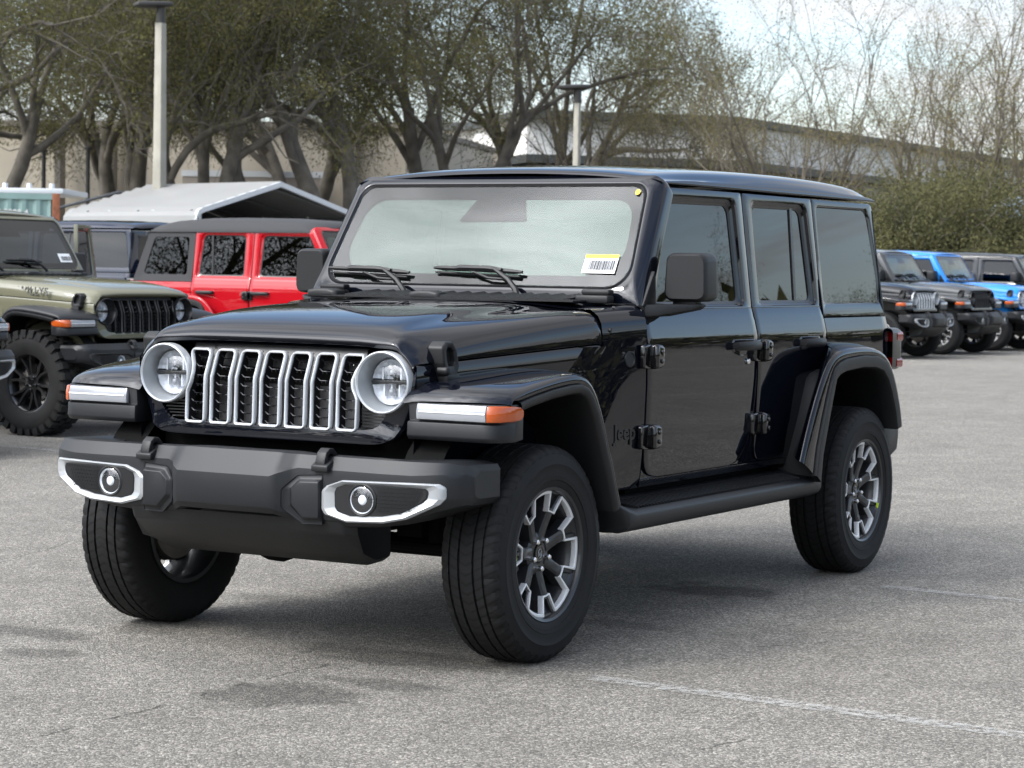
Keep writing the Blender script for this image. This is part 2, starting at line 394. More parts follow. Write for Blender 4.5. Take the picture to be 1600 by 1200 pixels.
def mk_body():
    m = MB()
    # engine-bay side below the bonnet line
    def yb(x, z): return hw(x)-.004-max(0, (.95-z))*.05
    xs = [.372, .30, .15, 0, -.2, -.4, -.55, -.66, -.714]
    def ztop(x): return 1.053+(.369-x)*.051
    rows = []
    for x in xs:
        t = ztop(x)
        rows.append([(x, yb(x, t)-.03, t), (x, yb(x, t)-.004, t), (x, yb(x, t), t-.006), (x, yb(x, 1.02), t-.05), (x, yb(x, .95), .95), (x, yb(x, .80), .80), (x, yb(x, .62), .62)])
    m.grid(rows)
    # flank between flare and front door, full height
    def yq(x, z):
        return YS(min(z, 1.12))-max(0, x+.974)*interp(z, [.55, .95, 1.2], [.05, .18, .215])-.002
    zs = [.556, .60, .69, .81, .95, 1.03, 1.075, 1.10]
    xs2 = [-.50, -.56, -.60, -.64, -.68, -.72, -.76, -.80, -.88, -.974]
    m.grid([[(x, yq(x, min(z, ztop(x))), min(z, ztop(x))) for z in zs] for x in xs2])
    m.grid([[(x, yq(x, z), z) for z in (1.10, ztop(x)+.012)] for x in (-.716, -.80, -.88, -.974)])
    m.grid([[(-.974, YS(z)-t, z) for z in (.556, .60, .69, .81, .95, 1.03, 1.10, 1.19)] for t in (0, .04)])
    # rocker under the doors
    m.grid([[(x, YS(z)-.002, z) for z in (.556, .570, .5845)]+[(x, YS(.585)-.03, .5845)] for x in (-.974, -1.5, -2.0, -2.5)])
    m.grid([[(x, YS(.556)-.002-t, .556) for x in (-.974, -2.5)] for t in (0, .25)])
    # the flange filling the curved corners under the doors
    for pts in ([(-.974, .5845), (-1.17, .5845), (-1.04, .60), (-.99, .64), (-.974, .70)],
                [(-1.78, .5845), (-2.17, .5845), (-2.08, .598), (-2.05, .63), (-2.042, .70), (-2.04, .86), (-2.036, .86), (-2.025, .80), (-1.99, .69), (-1.95, .63), (-1.90, .60)]):
        m.add([(x, YS(z)-.010, z) for x, z in pts], [tuple(range(len(pts)))])
    # rear quarter with wheel opening
    arch = [(-2.44, .586), (-2.58, .69), (-2.68, .87), (-2.82, 1.03)]
    zq = [.60, .75, .87, .95, 1.0, 1.035, 1.09, 1.12, 1.135, 1.16, 1.185]
    def qf(z): return interp(z, [.556, .69, .87, 1.03, 1.035, 1.3], [-3.42, -3.40, -3.30, -3.20, -2.820, -2.820])
    def qr(z): return -3.60
    rows = [[(qf(z)+(qr(z)-qf(z))*k/12, YS(z), z) for k in range(13)]+[(-3.615, YS(z)-.008, z), (-3.622, YS(z)-.03, z), (-3.622, .3, z), (-3.622, 0, z)] for z in zq]
    m.grid(rows)
    m.grid([[(-2.818-(.79)*k/8, YS(1.185)-t, 1.185+max(0, .004-t)) for k in range(9)] for t in (0, .004, .05)])
    m.mirror()
    return m
def mk_shell():
    """dark inner tub seen through the gaps and behind the glass, floor and bulkhead"""
    m = MB()
    m.grid([[(x, YS(z)-.024, z) for z in (.57, .70, .95, 1.12, 1.20, 1.235)] for x in (-.98, -1.6, -2.0, -2.5)])
    m.grid([[(x, YS(z)-.024, z) for z in (.95, 1.12, 1.20, 1.235)] for x in (-2.5, -3.0, -3.6)])
    m.mirror()
    m.box(-.99, -3.61, -.70, .70, .50, .56)
    m.box(.25, -.97, -.56, .56, .52, 1.02)
    m.box(-.93, -1.0, -.70, .70, .56, 1.235)
    # arches over the wheels
    for sx in (0, -WB):
        prof = [(sx+.50*math.cos(a), .42+.50*math.sin(a)) for a in [.55+(math.pi-1.1)*k/10 for k in range(11)]]
        for s in (1, -1): m.grid([[(x, s*y, z) for x, z in prof] for y in (.55, .70)]); 
    return m
def mk_hardtop_side():
    o = rpoly([(-2.824, 1.192), (-2.824, 1.45), (-2.824, 1.716), (-3.575, 1.716), (-3.605, 1.192)], [.004, .3, .006, .03, .006])
    a = rpoly([(-2.862, 1.247), (-2.862, 1.46), (-2.862, 1.69), (-3.515, 1.693), (-3.60, 1.243)], [.03, .3, .04, .07, .03])
    b = rpoly([(-2.875, 1.256), (-2.875, 1.46), (-2.875, 1.677), (-3.475, 1.68), (-3.565, 1.256)], [.03, .3, .03, .06, .04])
    o = [(max(x, -3.60), z) for x, z in o]
    m = frame_ring([(o, 0), (a, 0), (b, -.010)], .03)
    # back of the hard top with its window opening
    oy = rpoly([(.70, 1.70), (.765, 1.20), (-.765, 1.20), (-.70, 1.70)], [.03, .01, .01, .03], 6)
    iy = rpoly([(.56, 1.64), (.60, 1.26), (-.60, 1.26), (-.56, 1.64)], [.05]*4, 6)
    m2 = MB().loops([[(-3.585, y, z) for y, z in oy], [(-3.60+.0*z, y, z) for y, z in iy], [(-3.57, y, z) for y, z in iy]])
    return m.mirror().merge(m2)
def mk_backglass():
    iy = rpoly([(.57, 1.65), (.61, 1.25), (-.61, 1.25), (-.57, 1.65)], [.05]*4, 6)
    return MB().add([(-3.592, y, z) for y, z in iy], [tuple(range(len(iy)))])
def mk_roof():
    xs = [-1.262, -1.27, -1.30, -1.40, -1.55, -1.8, -2.1, -2.5, -2.9, -3.3, -3.5, -3.57, -3.60, -3.61]
    zc = [1.772, 1.782, 1.792, 1.806, 1.817, 1.829, 1.838, 1.843, 1.843, 1.834, 1.822, 1.806, 1.785, 1.755]
    rows = []
    for x, c in zip(xs, zc):
        e = min(c-.05, 1.795) if -3.5 < x < -1.3 else c-.05*min(1, (c-1.74)/.06)
        e = max(e, 1.745)
        s = [(0, c), (.25, c-.004), (.45, c-.014), (.56, c-.026), (.625, (c-.026+e)/2+.006), (.660, e), (.682, max(e-.022, 1.742)), (.697, min(1.752, e-.01)), (.704, 1.736), (.704, 1.728), (.690, 1.726)]
        rows.append([(x, -y, z) for y, z in reversed(s[1:])]+[(x, y, z) for y, z in s])
    return MB().grid(rows)
def mk_softtop():
    m = MB()
    xs = [-1.262, -1.30, -1.5, -2.0, -2.5, -2.9, -3.2, -3.38, -3.46, -3.50]
    zc = [1.765, 1.80, 1.835, 1.86, 1.865, 1.86, 1.84, 1.81, 1.78, 1.75]
    rows = []
    for x, c in zip(xs, zc):
        s = [(0, c), (.3, c-.006), (.5, c-.02), (.62, c-.045), (.68, min(c-.07, 1.76)), (.712, min(c-.09, 1.725)), (.714, 1.70)]
        rows.append([(x, -y, z) for y, z in reversed(s[1:])]+[(x, y, z) for y, z in s])
    m.grid(rows)
    o = rpoly([(-2.82, 1.19), (-2.82, 1.45), (-2.82, 1.72), (-3.44, 1.73), (-3.62, 1.19)], [.004, .3, .006, .06, .006])
    b = rpoly([(-2.90, 1.262), (-2.90, 1.46), (-2.90, 1.65), (-3.37, 1.65), (-3.49, 1.262)], [.03, .3, .03, .05, .03])
    mm = frame_ring([(o, 0), (b, 0)], .02).mirror()
    mm.grid([[(-3.44-.18*(1.73-z)/.54, y, z) for y in (-.70, -.3, .3, .70)] for z in (1.73, 1.5, 1.19)])
    return m.merge(mm)
def mk_softglass():
    b = rpoly([(-2.89, 1.255), (-2.89, 1.46), (-2.89, 1.66), (-3.375, 1.66), (-3.50, 1.255)], [.03, .3, .03, .05, .03])
    return MB().add([(x, YS(z)-.008, z) for x, z in b], [tuple(range(len(b)))])

# windscreen plane: t is the height z, X follows
def WX(z): return -.991-(z-1.335)*.6292
def wpt(y, z, off=0): return (WX(z)+off*.846, y, z+off*.533)
WGL = [(.70, 1.316), (.654, 1.722), (-.654, 1.722), (-.70, 1.316)]
def mk_wsframe():
    go = rpoly(WGL, [.085, .06, .06, .085], 8)
    oo = rpoly([(.762, 1.262), (.716, 1.774), (-.716, 1.774), (-.762, 1.262)], [.01, .05, .05, .01], 8)
    def pk(y, z): return min(1, max(0, (abs(y)-.64)/.05))
    m = MB().loops([[wpt(y, z, -.10) for y, z in oo], [wpt(y, z, -.012-.040*pk(y, z)) for y, z in oo], [wpt(y*.992, z-.004*(z > 1.5), -.028*pk(y, z)) for y, z in oo],
                    [wpt(y*.5+gy*.5, z*.5+gz*.5, -.008*pk(y, z)) for (y, z), (gy, gz) in zip(oo, go)],
                    [wpt(y*1.01, z+(.006 if z > 1.5 else -.006), .003) for y, z in go], [wpt(y, z, -.006) for y, z in go], [wpt(y, z, -.05) for y, z in go]])
    return m
def mk_wsgasket():
    go = rpoly(WGL, [.085, .06, .06, .085], 8)
    g2 = [(y*.988, z+(-.006 if z > 1.5 else .006)) for y, z in go]
    return MB().loops([[wpt(y*1.004, z+(.002 if z > 1.5 else -.002), -.003) for y, z in go], [wpt(y*.996, z, .003) for y, z in go], [wpt(y, z, -.003) for y, z in g2]])
def mk_wsglass(off=0.0):
    go = rpoly(WGL, [.085, .06, .06, .085], 8)
    # gently bowed pane
    m = MB(); c = 20; rows = []
    for i in range(13):
        z = 1.318+(1.720-1.318)*i/12
        e = .70-(z-1.316)*.1133
        for (cy, cz, r) in ((0, 1.316, .085), (0, 1.722, .06)):
            dz = abs(z-cz)
            if dz < r: e -= r-math.sqrt(max(0, r*r-(r-dz)**2))
        rows.append([wpt(e*(2*k/c-1), z, -.004+off+.012*(1-(2*k/c-1)**2)*math.sin(math.pi*i/12)*(1 if off == 0 else 0)) for k in range(c+1)])
    return m.grid(rows)
def mk_frit():
    go = rpoly(WGL, [.085, .06, .06, .085], 8)
    inn = rpoly([(.655, 1.365), (.612, 1.672), (-.612, 1.672), (-.655, 1.365)], [.12, .10, .10, .12], 8)
    m = MB().loops([[wpt(y, z, -.010) for y, z in go], [wpt(y, z, -.010) for y, z in inn]])
    # camera housing behind the mirror
    m.prism([(.16, 1.69), (.185, 1.60), (-.185, 1.585), (-.12, 1.69)], 0, 0, 1) if False else None
    m.add([wpt(y, z, -.0105) for y, z in ((-.085, 1.69), (.115, 1.69), (.155, 1.583), (-.150, 1.579))], [(0, 1, 2, 3)])
    return m
def mk_wiper(k):
    y0, y1 = ((-.675, -.281), (-.173, .236))[k]; z0, z1 = ((1.365, 1.351), (1.373, 1.360))[k]; m = MB()
    n = 9; path = [wpt(y0+(y1-y0)*i/n, z0+(z1-z0)*i/n, .020+.004*math.sin(math.pi*i/n)) for i in range(n+1)]
    m.tube(path, [.006]+[.011]*(n-1)+[.007], 6)
    m.tube([wpt(y0+.01, z0-.014, .012), wpt(y1-.01, z1-.014, .012)], .005, 5)
    ym = y0+(y1-y0)*.62; zm = z0+(z1-z0)*.62
    p = wpt(ym-.12, zm+.002, .034); q = wpt(ym, zm, .036)
    m.tube([wpt(ym-.15, zm, .03), p, q, wpt(ym+.07, zm-.006, .036)], [.010, .014, .013, .009], 6)
    m.tube([wpt(ym+.03, zm, .040), wpt(ym+.115, zm-.045, .040), wpt(ym+.155, zm-.078, .030), wpt(ym+.165, 1.262, .016)], [.008, .010, .012, .014], 6)
    m.tube([wpt(ym-.06, zm-.012, .03), wpt(ym+.01, zm-.03, .02), wpt(ym+.10, zm-.034, .02)], .006, 5)
    return m

# grille
def gx(z): return .386-max(0, z-.985)*.42+min(max(0, .845-z), .05)*.36
def gring(a, ref): return None
def star(poly, n=180, c=(0, .955)):
    """points of a closed (y,z) polygon at n equal angles round c"""
    out = []; m = len(poly)
    for k in range(n):
        a = 2*math.pi*k/n; d = (math.cos(a), math.sin(a)); best = None
        for i in range(m):
            p, q = poly[i], poly[(i+1) % m]; ex, ey = q[0]-p[0], q[1]-p[1]; den = d[0]*ey-d[1]*ex
            if abs(den) < 1e-12: continue
            px, py = p[0]-c[0], p[1]-c[1]; t = (px*ey-py*ex)/den; s = (px*d[1]-py*d[0])/den
            if t > 0 and -1e-9 <= s <= 1+1e-9 and (best is None or t > best): best = t
        out.append((c[0]+d[0]*best, c[1]+d[1]*best))
    return out
GO = [(0, 1.132), (.34, 1.127), (.49, 1.114), (.552, 1.092), (.583, 1.055), (.588, 1.005), (.572, .925), (.540, .845), (.520, .808), (.485, .785), (.43, .777), (0, .776)]
GI = [(0, 1.106), (.40, 1.102), (.44, 1.095)]+[(.46+.101*math.cos(R(t)), .992+.101*math.sin(R(t))) for t in range(84, -79, -9)]+[(.469, .872), (.445, .842), (.415, .828), (0, .823)]
def sym(h): return h+[(-y, z) for y, z in reversed(h) if y > 0]
def mk_grille():
    go, gi = star(sym(GO)), star(sym(GI)); c = (0, .955)
    def sc(p, k): return (p[0]*k, c[1]+(p[1]-c[1])*k)
    go2 = [sc(p, .985) for p in go]
    def bow(y): return -.018*(abs(y)/.588)**5
    L = [[(.335, y, z) for y, z in go], [(gx(z)-.014+bow(y), y, z) for y, z in go], [(gx(z)-.003+bow(y), y, z) for y, z in go2],
         [(gx(z)+bow(y), y, z) for y, z in [(a[0]*.8+b[0]*.2, a[1]*.8+b[1]*.2) for a, b in zip(go2, gi)]], [(gx(z)+.003+bow(y)*.7, y, z) for y, z in gi], [(gx(z)-(.115 if abs(y) < .36 else .012), y, z) for y, z in gi]]
    return MB().loops(L)
def mk_grille_back():
    gi = star(sym(GI)); m = MB().add([(gx(z)-.115, y, z) for y, z in gi], [tuple(range(len(gi)))])
    zz = (.823, .86, .92, .985, 1.04, 1.103); X = -.007
    for i in range(8):
        y0 = (i-3.5)*.1067-.0107 if i else -.366; y1 = (i-3.5)*.1067+.0107 if i < 7 else .366
        if i == 0: y1 = -3*.1067-.0425
        if i == 7: y0 = 3*.1067+.0425
        m.grid([[(gx(z)+X, y, z) for y in (y0, y1)] for z in zz])
        if 0 < i < 8: pass
    for z0, z1 in ((.817, .8245), (1.081, 1.104)): m.grid([[(gx(z)+X, y, z) for y in (-.366, 0, .366)] for z in (z0, z1)])
    for i in range(7):
        lp = slot_loop(i); yc = (i-3)*.1067
        sh = [(yc+(y-yc)*.80, .952+(z-.952)*.945) for y, z in lp]; m.loops([[(gx(z)+.0, y, z) for y, z in sh], [(gx(z)-.040, y, z) for y, z in sh]])
    for s in (1, -1):                                                   # ribbed corners under the headlights
        for k in range(6):
            z = .838+k*.011; y1 = interp(z, [.828, .842, .868, .90], [.415, .443, .464, .478])
            m.box(gx(z)-.028, gx(z)-.014, min(s*.36, s*y1), max(s*.36, s*y1), z, z+.0045)
    return m
def slot_loop(i):
    yc = (i-3)*.1067; h = .0425
    if i not in (0, 6): return rpoly([(yc-h, .820), (yc+h, .820), (yc+h, .99), (yc+h, 1.085), (yc-h, 1.085), (yc-h, .99)], [.014, .014, .2, .02, .02, .2], 5)
    pts = [(.0-h, .820), (h, .820), (h, .930), (h-.004, .942), (h-.017, .968), (h-.021, .995), (h-.015, 1.025), (h-.002, 1.052), (h+.004, 1.068), (h, 1.085), (-h, 1.085), (-h, .99)]
    lp = rpoly(pts, [.014, .014, .02, .01, .03, .03, .03, .02, .012, .012, .02, .2], 3)
    s = 1 if i == 6 else -1
    lp = [(yc+s*y, z) for y, z in lp]
    return lp if s > 0 else lp[::-1]
def mk_slot(i):
    lp = slot_loop(i); n = len(lp); L = []
    cy = (i-3)*.1067; cz = .952
    def off(d):
        out = []
        for k in range(n):
            a = Vector(lp[k-1]); b = Vector(lp[(k+1) % n]); t = (b-a)
            if t.length < 1e-9: t = Vector((1, 0))
            t.normalize(); nn = Vector((t.y, -t.x)); out.append((lp[k][0]-nn.x*d, lp[k][1]-nn.y*d))
        return out
    for d, dx in ((-.001, -.010), (-.001, .004), (.001, .0085), (.0045, .010), (.0078, .007), (.0086, -.004)):
        L.append([(gx(z)+dx, y, z) for y, z in off(d)])
    return MB().loops(L)
def mk_mesh(i):
    m = MB()
    if True:
        yc = (i-3)*.1067; w = .024
        for k in range(8):
            z = .842+k*.0315; h = .012; x = gx(z)-.013
            y0 = yc+(-.006 if i == 6 else .006 if i == 0 else 0)*(k > 2)
            P = [(x+.002, y0+sx*w*a, z+sz*h) for sx, sz, a in ((-1, -.2, 1.25), (-1, -1, .75), (1, -1, .75), (1, -.2, 1.25))]
            m.tube(P, .0022, 4)
            m.tube([(x+.002, y0-w*.35, z+h*1.0), (x+.002, y0-w*.35, z+h*1.5)], .002, 4); m.tube([(x+.002, y0+w*.35, z+h*1.0), (x+.002, y0+w*.35, z+h*1.5)], .002, 4)
    return m
HLC = (.46, .992)
def mk_hlring():
    return MB().lathe([(.0945, -.02), (.0985, .004), (.1025, .009), (.1065, .005), (.108, -.03), (.0945, -.03)], 56, 0, (0, 0, 0), True)
def mk_hlcone():
    return MB().lathe([(.100, .006), (.094, -.006), (.083, -.052), (.0805, -.060), (.0795, -.060), (.0795, -.075)], 56, 0)
def mk_hlback():
    m = MB().lathe([(.080, -.066), (.076, -.07), (.05, -.10), (.0001, -.105)], 40, 0)
    return m
def mk_hlglass():
    return MB().lathe([(.0795, -.066), (.077, -.052), (.06, -.040), (.03, -.034), (.0001, -.032)], 40, 0)
def mk_hloptic(up):
    m = MB(); sg = 1 if up else -1
    # half bowl, faceted like a reflector, with fins
    rows = []
    n = 15
    for k in range(n):
        a = math.radians(4+172*k/(n-1)); row = []
        for r, x in ((.073, -.052), (.066, -.066), (.052, -.080), (.034, -.090), (.018, -.094)):
            rr = r*(1 if k % 2 else .985); row.append((x-(.004 if k % 2 else 0), rr*math.cos(a), sg*(.006+rr*math.sin(a))))
        rows.append(row)
    m.grid(rows)
    for y in ((-.036, .036) if up else (-.03, 0, .03)): m.box(-.085, -.060, y-.0025, y+.0025, min(sg*.008, sg*.050), max(sg*.008, sg*.050))
    return m
def mk_hlbar():
    return MB().box(-.075, -.048, -.074, .074, -.0055, .0055)
def mk_hlbulb():
    return MB().lathe([(.015, -.070), (.0135, -.060), (.009, -.054), (.0001, -.051)], 20, 0)
def mk_clamp():
    """rubber bonnet latch on the car's left side"""
    m = MB(); y = hw(.24)+.004
    out = rpoly([(.175, 1.045), (.195, 1.105), (.225, 1.134), (.265, 1.134), (.292, 1.115), (.285, 1.06), (.262, 1.012), (.195, 1.012)], [.012, .03, .012, .012, .015, .02, .012, .012], 4)
    inn = rpoly([(.205, 1.065), (.215, 1.10), (.232, 1.113), (.252, 1.113), (.262, 1.10), (.255, 1.068), (.245, 1.05), (.212, 1.05)], [.006]*8, 4)
    m.loops([[(x, y-.03, z) for x, z in out], [(x, y+.022, z) for x, z in out], [(x, y+.028, z) for x, z in [(a[0]*.8+b[0]*.2, a[1]*.8+b[1]*.2) for a, b in zip(out, inn)]], [(x, y+.024, z) for x, z in inn], [(x, y+.004, z) for x, z in inn]], cap1=True)
    m.lathe([(.0001, y+.04), (.012, y+.04), (.016, y+.034), (.016, y)], 14, 1, (.268, 0, 1.035))
    m.box(.18, .262, y-.01, y+.03, 1.0, 1.022)
    return m

# flares
FF = [  # inner (x,z,y), outer (x,z)
 ((.412, .936, .585), (.345, .936)), ((.404, .950, .585), (.338, .948)), ((.385, .972, .585), (.325, .960)), ((.34, .994, .585), (.29, .974)), ((.22, 1.010, .60), (.20, .990)),
 ((.05, 1.022, .625), (.05, 1.010)), ((-.08, 1.032, .645), (-.085, 1.021)), ((-.17, 1.035, .66), (-.165, 1.021)), ((-.24, 1.025, .67), (-.225, 1.004)), ((-.295, .995, .68), (-.272, .972)),
 ((-.35, .92, .69), (-.325, .905)), ((-.41, .80, .70), (-.385, .79)), ((-.47, .67, .72), (-.445, .67)), ((-.525, .545, .74), (-.500, .545))]
RF = [((-2.50, .60, .768), (-2.215, .585)), ((-2.585, .70, .778), (-2.27, .70)), ((-2.67, .85, .785), (-2.37, .85)), ((-2.745, .96, .787), (-2.455, .955)), ((-2.80, 1.03, .787), (-2.53, 1.015)), ((-2.825, 1.066, .787), (-2.60, 1.040)),
 ((-2.86, 1.074, .787), (-2.70, 1.052)), ((-2.97, 1.078, .787), (-2.92, 1.056)), ((-3.08, 1.070, .787), (-3.08, 1.048)), ((-3.22, 1.045, .787), (-3.20, 1.022)), ((-3.33, .985, .785), (-3.285, .965)), ((-3.40, .90, .78), (-3.345, .89)), ((-3.46, .78, .78), (-3.41, .78)), ((-3.49, .69, .775), (-3.44, .69))]
def inner_dir(st, i):
    n = len(st); a = st[max(i-1, 0)][1]; b = st[min(i+1, n-1)][1]; t = Vector((b[0]-a[0], b[1]-a[1])).normalized(); return Vector((t.y, -t.x))
def mk_flare(rear):
    st = RF if rear else FF; rows = []; n = len(st)
    for i, ((xi, zi, yi), (xo, zo)) in enumerate(st):
        d = inner_dir(st, i); d = d if not rear else d
        if d.y > 0 and abs(d.y) > .5: d = -d
        # towards the wheel centre
        c = Vector(((-WB if rear else 0)-xo, .42-zo)); d = d if d.dot(c) > 0 else -d
        k = 1.0
        w = .035 if not rear else interp(i, [0, 4, 7, n-1], [.16, .05, .035, .03])
        if not rear and i < 3: w = .012
        pk = [(xi, yi-.03, zi-.012), (xi, yi, zi)]
        for t, rise in ((.3, .006), (.6, .010), (.85, .008)):
            tx = t**5 if (not rear and i < 4) else t
            pk.append((xi+(xo-xi)*tx-d.x*rise, yi+(.905-yi)*t, zi+(zo-zi)*t-d.y*rise))
        pk.append((xo-d.x*.004, .918, zo-d.y*.004)); pk.append((xo+d.x*.006, .931, zo+d.y*.006)); pk.append((xo+d.x*w, .936, zo+d.y*w)); pk.append((xo+d.x*(w+.004), .90, zo+d.y*(w+.004)))
        rows.append(pk)
    return MB().grid(rows)
def mk_flip(rear):
    """black lip and liner below the painted flare"""
    st = RF if rear else FF; rows = []; n = len(st)
    for i, ((xi, zi, yi), (xo, zo)) in enumerate(st):
        if not rear and i < 3: continue
        d = inner_dir(st, i); c = Vector(((-WB if rear else 0)-xo, .42-zo)); d = d if d.dot(c) > 0 else -d
        w = .035 if not rear else interp(i, [0, 4, 7, n-1], [.16, .05, .035, .03])
        e = w+(.034 if not rear else interp(i, [0, 4, n-1], [.075, .06, .05]))
        rows.append([(xo+d.x*(w-.004), .915, zo+d.y*(w-.004)), (xo+d.x*(w+.001), .937, zo+d.y*(w+.001)), (xo+d.x*(w+.010), .9395, zo+d.y*(w+.010)), (xo+d.x*(e-.006), .934, zo+d.y*(e-.006)), (xo+d.x*e, .924, zo+d.y*e), (xo+d.x*(e-.004), .86, zo+d.y*(e-.004)), (xo+d.x*(e-.010), .62, zo+d.y*(e-.010))])
    return MB().grid(rows)
def mk_lamphouse():
    """black nose of the front flare that carries the lamps"""
    s = [(.405, .9345), (.398, .872), (.412, .868), (.415, .822), (.405, .808), (.25, .815), (.25, .90), (.28, .9345)]
    m = MB()
    rows = []
    for y, dx in ((.575, 0), (.60, .0), (.86, 0), (.890, -.010), (.912, -.034), (.926, -.070), (.930, -.10)):
        rows.append([(x+dx if x > .3 else x, y, z) for x, z in s])
    m.loops(rows, cap0=True, cap1=True)
    return m
def mk_marker():
    s = [(.399, .874), (.416, .878), (.418, .905), (.410, .931), (.399, .932)]
    return MB().loops([[(x, y, z) for x, z in s] for y in (.612, .622, .75, .878)], cap0=True, cap1=True)
def mk_drl():
    s = [(.4165, .902), (.4195, .902), (.4195, .9065), (.4165, .9065)]
    return MB().loops([[(x, y, z) for x, z in s] for y in (.622, .876)], cap0=True, cap1=True)
def mk_amber():
    rows = []
    for y, dx, k in ((.880, 0, 1), (.900, -.010, 1), (.918, -.032, .98), (.931, -.066, .92), (.936, -.10, .75), (.936, -.118, .35)):
        s = [(.375, .874), (.415, .877), (.417, .905), (.410, .931), (.375, .932)]
        rows.append([(x+dx, y, .903+(z-.903)*k) for x, z in s])
    return MB().loops(rows, cap0=True, cap1=True)

# front bumper
def bx(y):
    y = abs(y); return interp(y, [0, .19, .215, .245, .27, .60, .70, .76, .80, .83, .85, .862, .866], [.672, .668, .655, .622, .612, .605, .592, .575, .555, .53, .50, .455, .43])
def mk_bumper():
    ys = [0, .10, .19, .215, .245, .27, .33, .45, .55, .60, .65, .70, .74, .77, .80, .82, .838, .850, .858, .862]
    rows = []
    for y in ys:
        X = bx(y); cen = interp(y, [0, .19, .26, 1], [1, 1, 0, 0])
        zt = interp(y, [0, .19, .25, .80, .85, .865], [.757, .757, .752, .748, .738, .715])
        zb = interp(y, [0, .19, .27, .50, .62, .75, .85, .865], [.545, .545, .514, .514, .530, .572, .605, .625])
        chx = .058*cen+.03*(1-cen); chz = .080*cen+.045*(1-cen)
        k = interp(y, [0, .84, .866], [1, 1, .7])
        q = min(1, (zt-zb)/.19)*k; zf = zt-chz*q
        bk = interp(y, [0, .60, .72, 1], [.46, .44, .28, .28])
        rows.append([(bk, y, zt-.008*q), (X-chx-.03, y, zt), (X-chx, y, zt-.002*q), (X-chx*.3, y, zt-chz*.72*q), (X, y, zf), (X+.002, y, zf-.02*q), (X+.002, y, zb+.05*q), (X-.004, y, zb+.025*q), (X-.022, y, zb+.006*q), (X-.05, y, zb), (bk, y, zb-.004*q)])
    e = rows[-1]; cx_ = sum(p[0] for p in e)/11; cz_ = sum(p[2] for p in e)/11
    rows.append([(cx_+(p[0]-cx_)*.93, .866, cz_+(p[2]-cz_)*.90) for p in e])
    m = MB().grid(rows); o = len(m.V)-11; m.F.append(tuple(range(o, o+11)))
    return m.mirror()
def onface(lp, off):
    return [(bx(y)+off, y, z) for y, z in lp]
BZO = [(.372, .637), (.392, .655), (.452, .676), (.70, .681), (.795, .680), (.812, .668), (.812, .632), (.795, .612), (.69, .560), (.61, .543), (.47, .537), (.385, .558), (.372, .575)]
BZI = [(.424, .632), (.428, .648), (.462, .660), (.70, .662), (.748, .661), (.757, .652), (.753, .632), (.738, .617), (.67, .580), (.60, .566), (.48, .559), (.436, .572), (.426, .585)]
def mk_bezel():
    o = rpoly(BZO, .012, 4); i = rpoly(BZI, .012, 4); mid = [(a[0]*.75+b[0]*.25, a[1]*.75+b[1]*.25) for a, b in zip(o, i)]
    return MB().loops([onface(o, -.01), onface(o, .008), onface(mid, .014), onface([(a[0]*.15+b[0]*.85, a[1]*.15+b[1]*.85) for a, b in zip(o, i)], .004), onface(i, -.004), onface(i, -.03)])
def mk_bezelback():
    i = rpoly(BZI, .012, 4); m = MB().add(onface(i, .0032), [tuple(range(len(i)))])
    return m
def mk_fogmesh():
    m = MB()
    for r in range(7):
        z = .582+r*.0125
        for c in range(13):
            y = .585+c*.0135+(r % 2)*.0067; lim = interp(z, [.57, .60, .66], [.655, .71, .745])
            if y > lim: continue
            P = [(bx(y)+.0055, y+.0055*math.cos(a), z+.0055*math.sin(a)) for a in [math.pi/6+math.pi/3*k for k in range(6)]]
            m.tube(P, .0014, 3, closed=True)
    return m
def mk_fogring():
    return MB().lathe([(.0565, -.004), (.0555, .005), (.051, .008), (.047, .006), (.046, -.006)], 36, 0)
def mk_foglens():
    m = MB().lathe([(.0455, .004), (.038, .0085), (.0001, .0105)], 30, 0); return m
def mk_fogref():
    m = MB().lathe([(.045, .003), (.036, -.006), (.017, -.014), (.0165, .0), (.012, .004), (.0001, .0055)], 30, 0); return m
def mk_podcover():
    o = rpoly([(.226, .636), (.272, .683), (.372, .690), (.372, .522), (.292, .520), (.226, .570)], [.02, .02, .004, .004, .02, .02], 4)
    i = rpoly([(.262, .640), (.290, .662), (.366, .664), (.366, .545), (.305, .543), (.262, .585)], [.015, .015, .004, .004, .015, .015], 4)
    o2 = [(y*.985+.005, z*.985+.0092) for y, z in o]
    return MB().loops([onface(o, -.012), onface(o, .006), onface(o2, .001), onface([(a[0]*.35+b[0]*.65, a[1]*.35+b[1]*.65) for a, b in zip(o, i)], .006), onface(i, .022)], cap1=True)
def mk_hook():
    m = MB(); P = [(.615, .71), (.613, .735), (.604, .757), (.588, .768), (.570, .766), (.552, .752), (.54, .735)]
    L = []
    for i, (x, z) in enumerate(P):
        a = P[max(i-1, 0)]; b = P[min(i+1, len(P)-1)]; t = Vector((b[0]-a[0], b[1]-a[1])).normalized(); n = Vector((-t.y, t.x))*.010; w = .019
        L.append([(x+n.x, .366-w, z+n.y), (x+n.x, .366+w, z+n.y), (x-n.x, .366+w, z-n.y), (x-n.x, .366-w, z-n.y)])
    m.loops(L, cap0=True, cap1=True)
    m.prism([(.63, .70), (.63, .72), (.60, .735), (.52, .745), (.52, .70)], 1, .335, .40)
    return m
def mk_dam():
    m = MB(); rows = []
    for y, k in ((-.47, .0), (-.44, 1), (-.2, 1), (0, 1), (.2, 1), (.44, 1), (.47, 0)):
        rows.append([(.60-.05*(1-k), y, .535), (.585-.04*(1-k), y, .49), (.50, y*.99, .42), (.40, y*.96, .368+.02*(1-k)), (.30, y*.95, .372+.02*(1-k)), (.30, y*.95, .55)])
    return m.grid(rows)
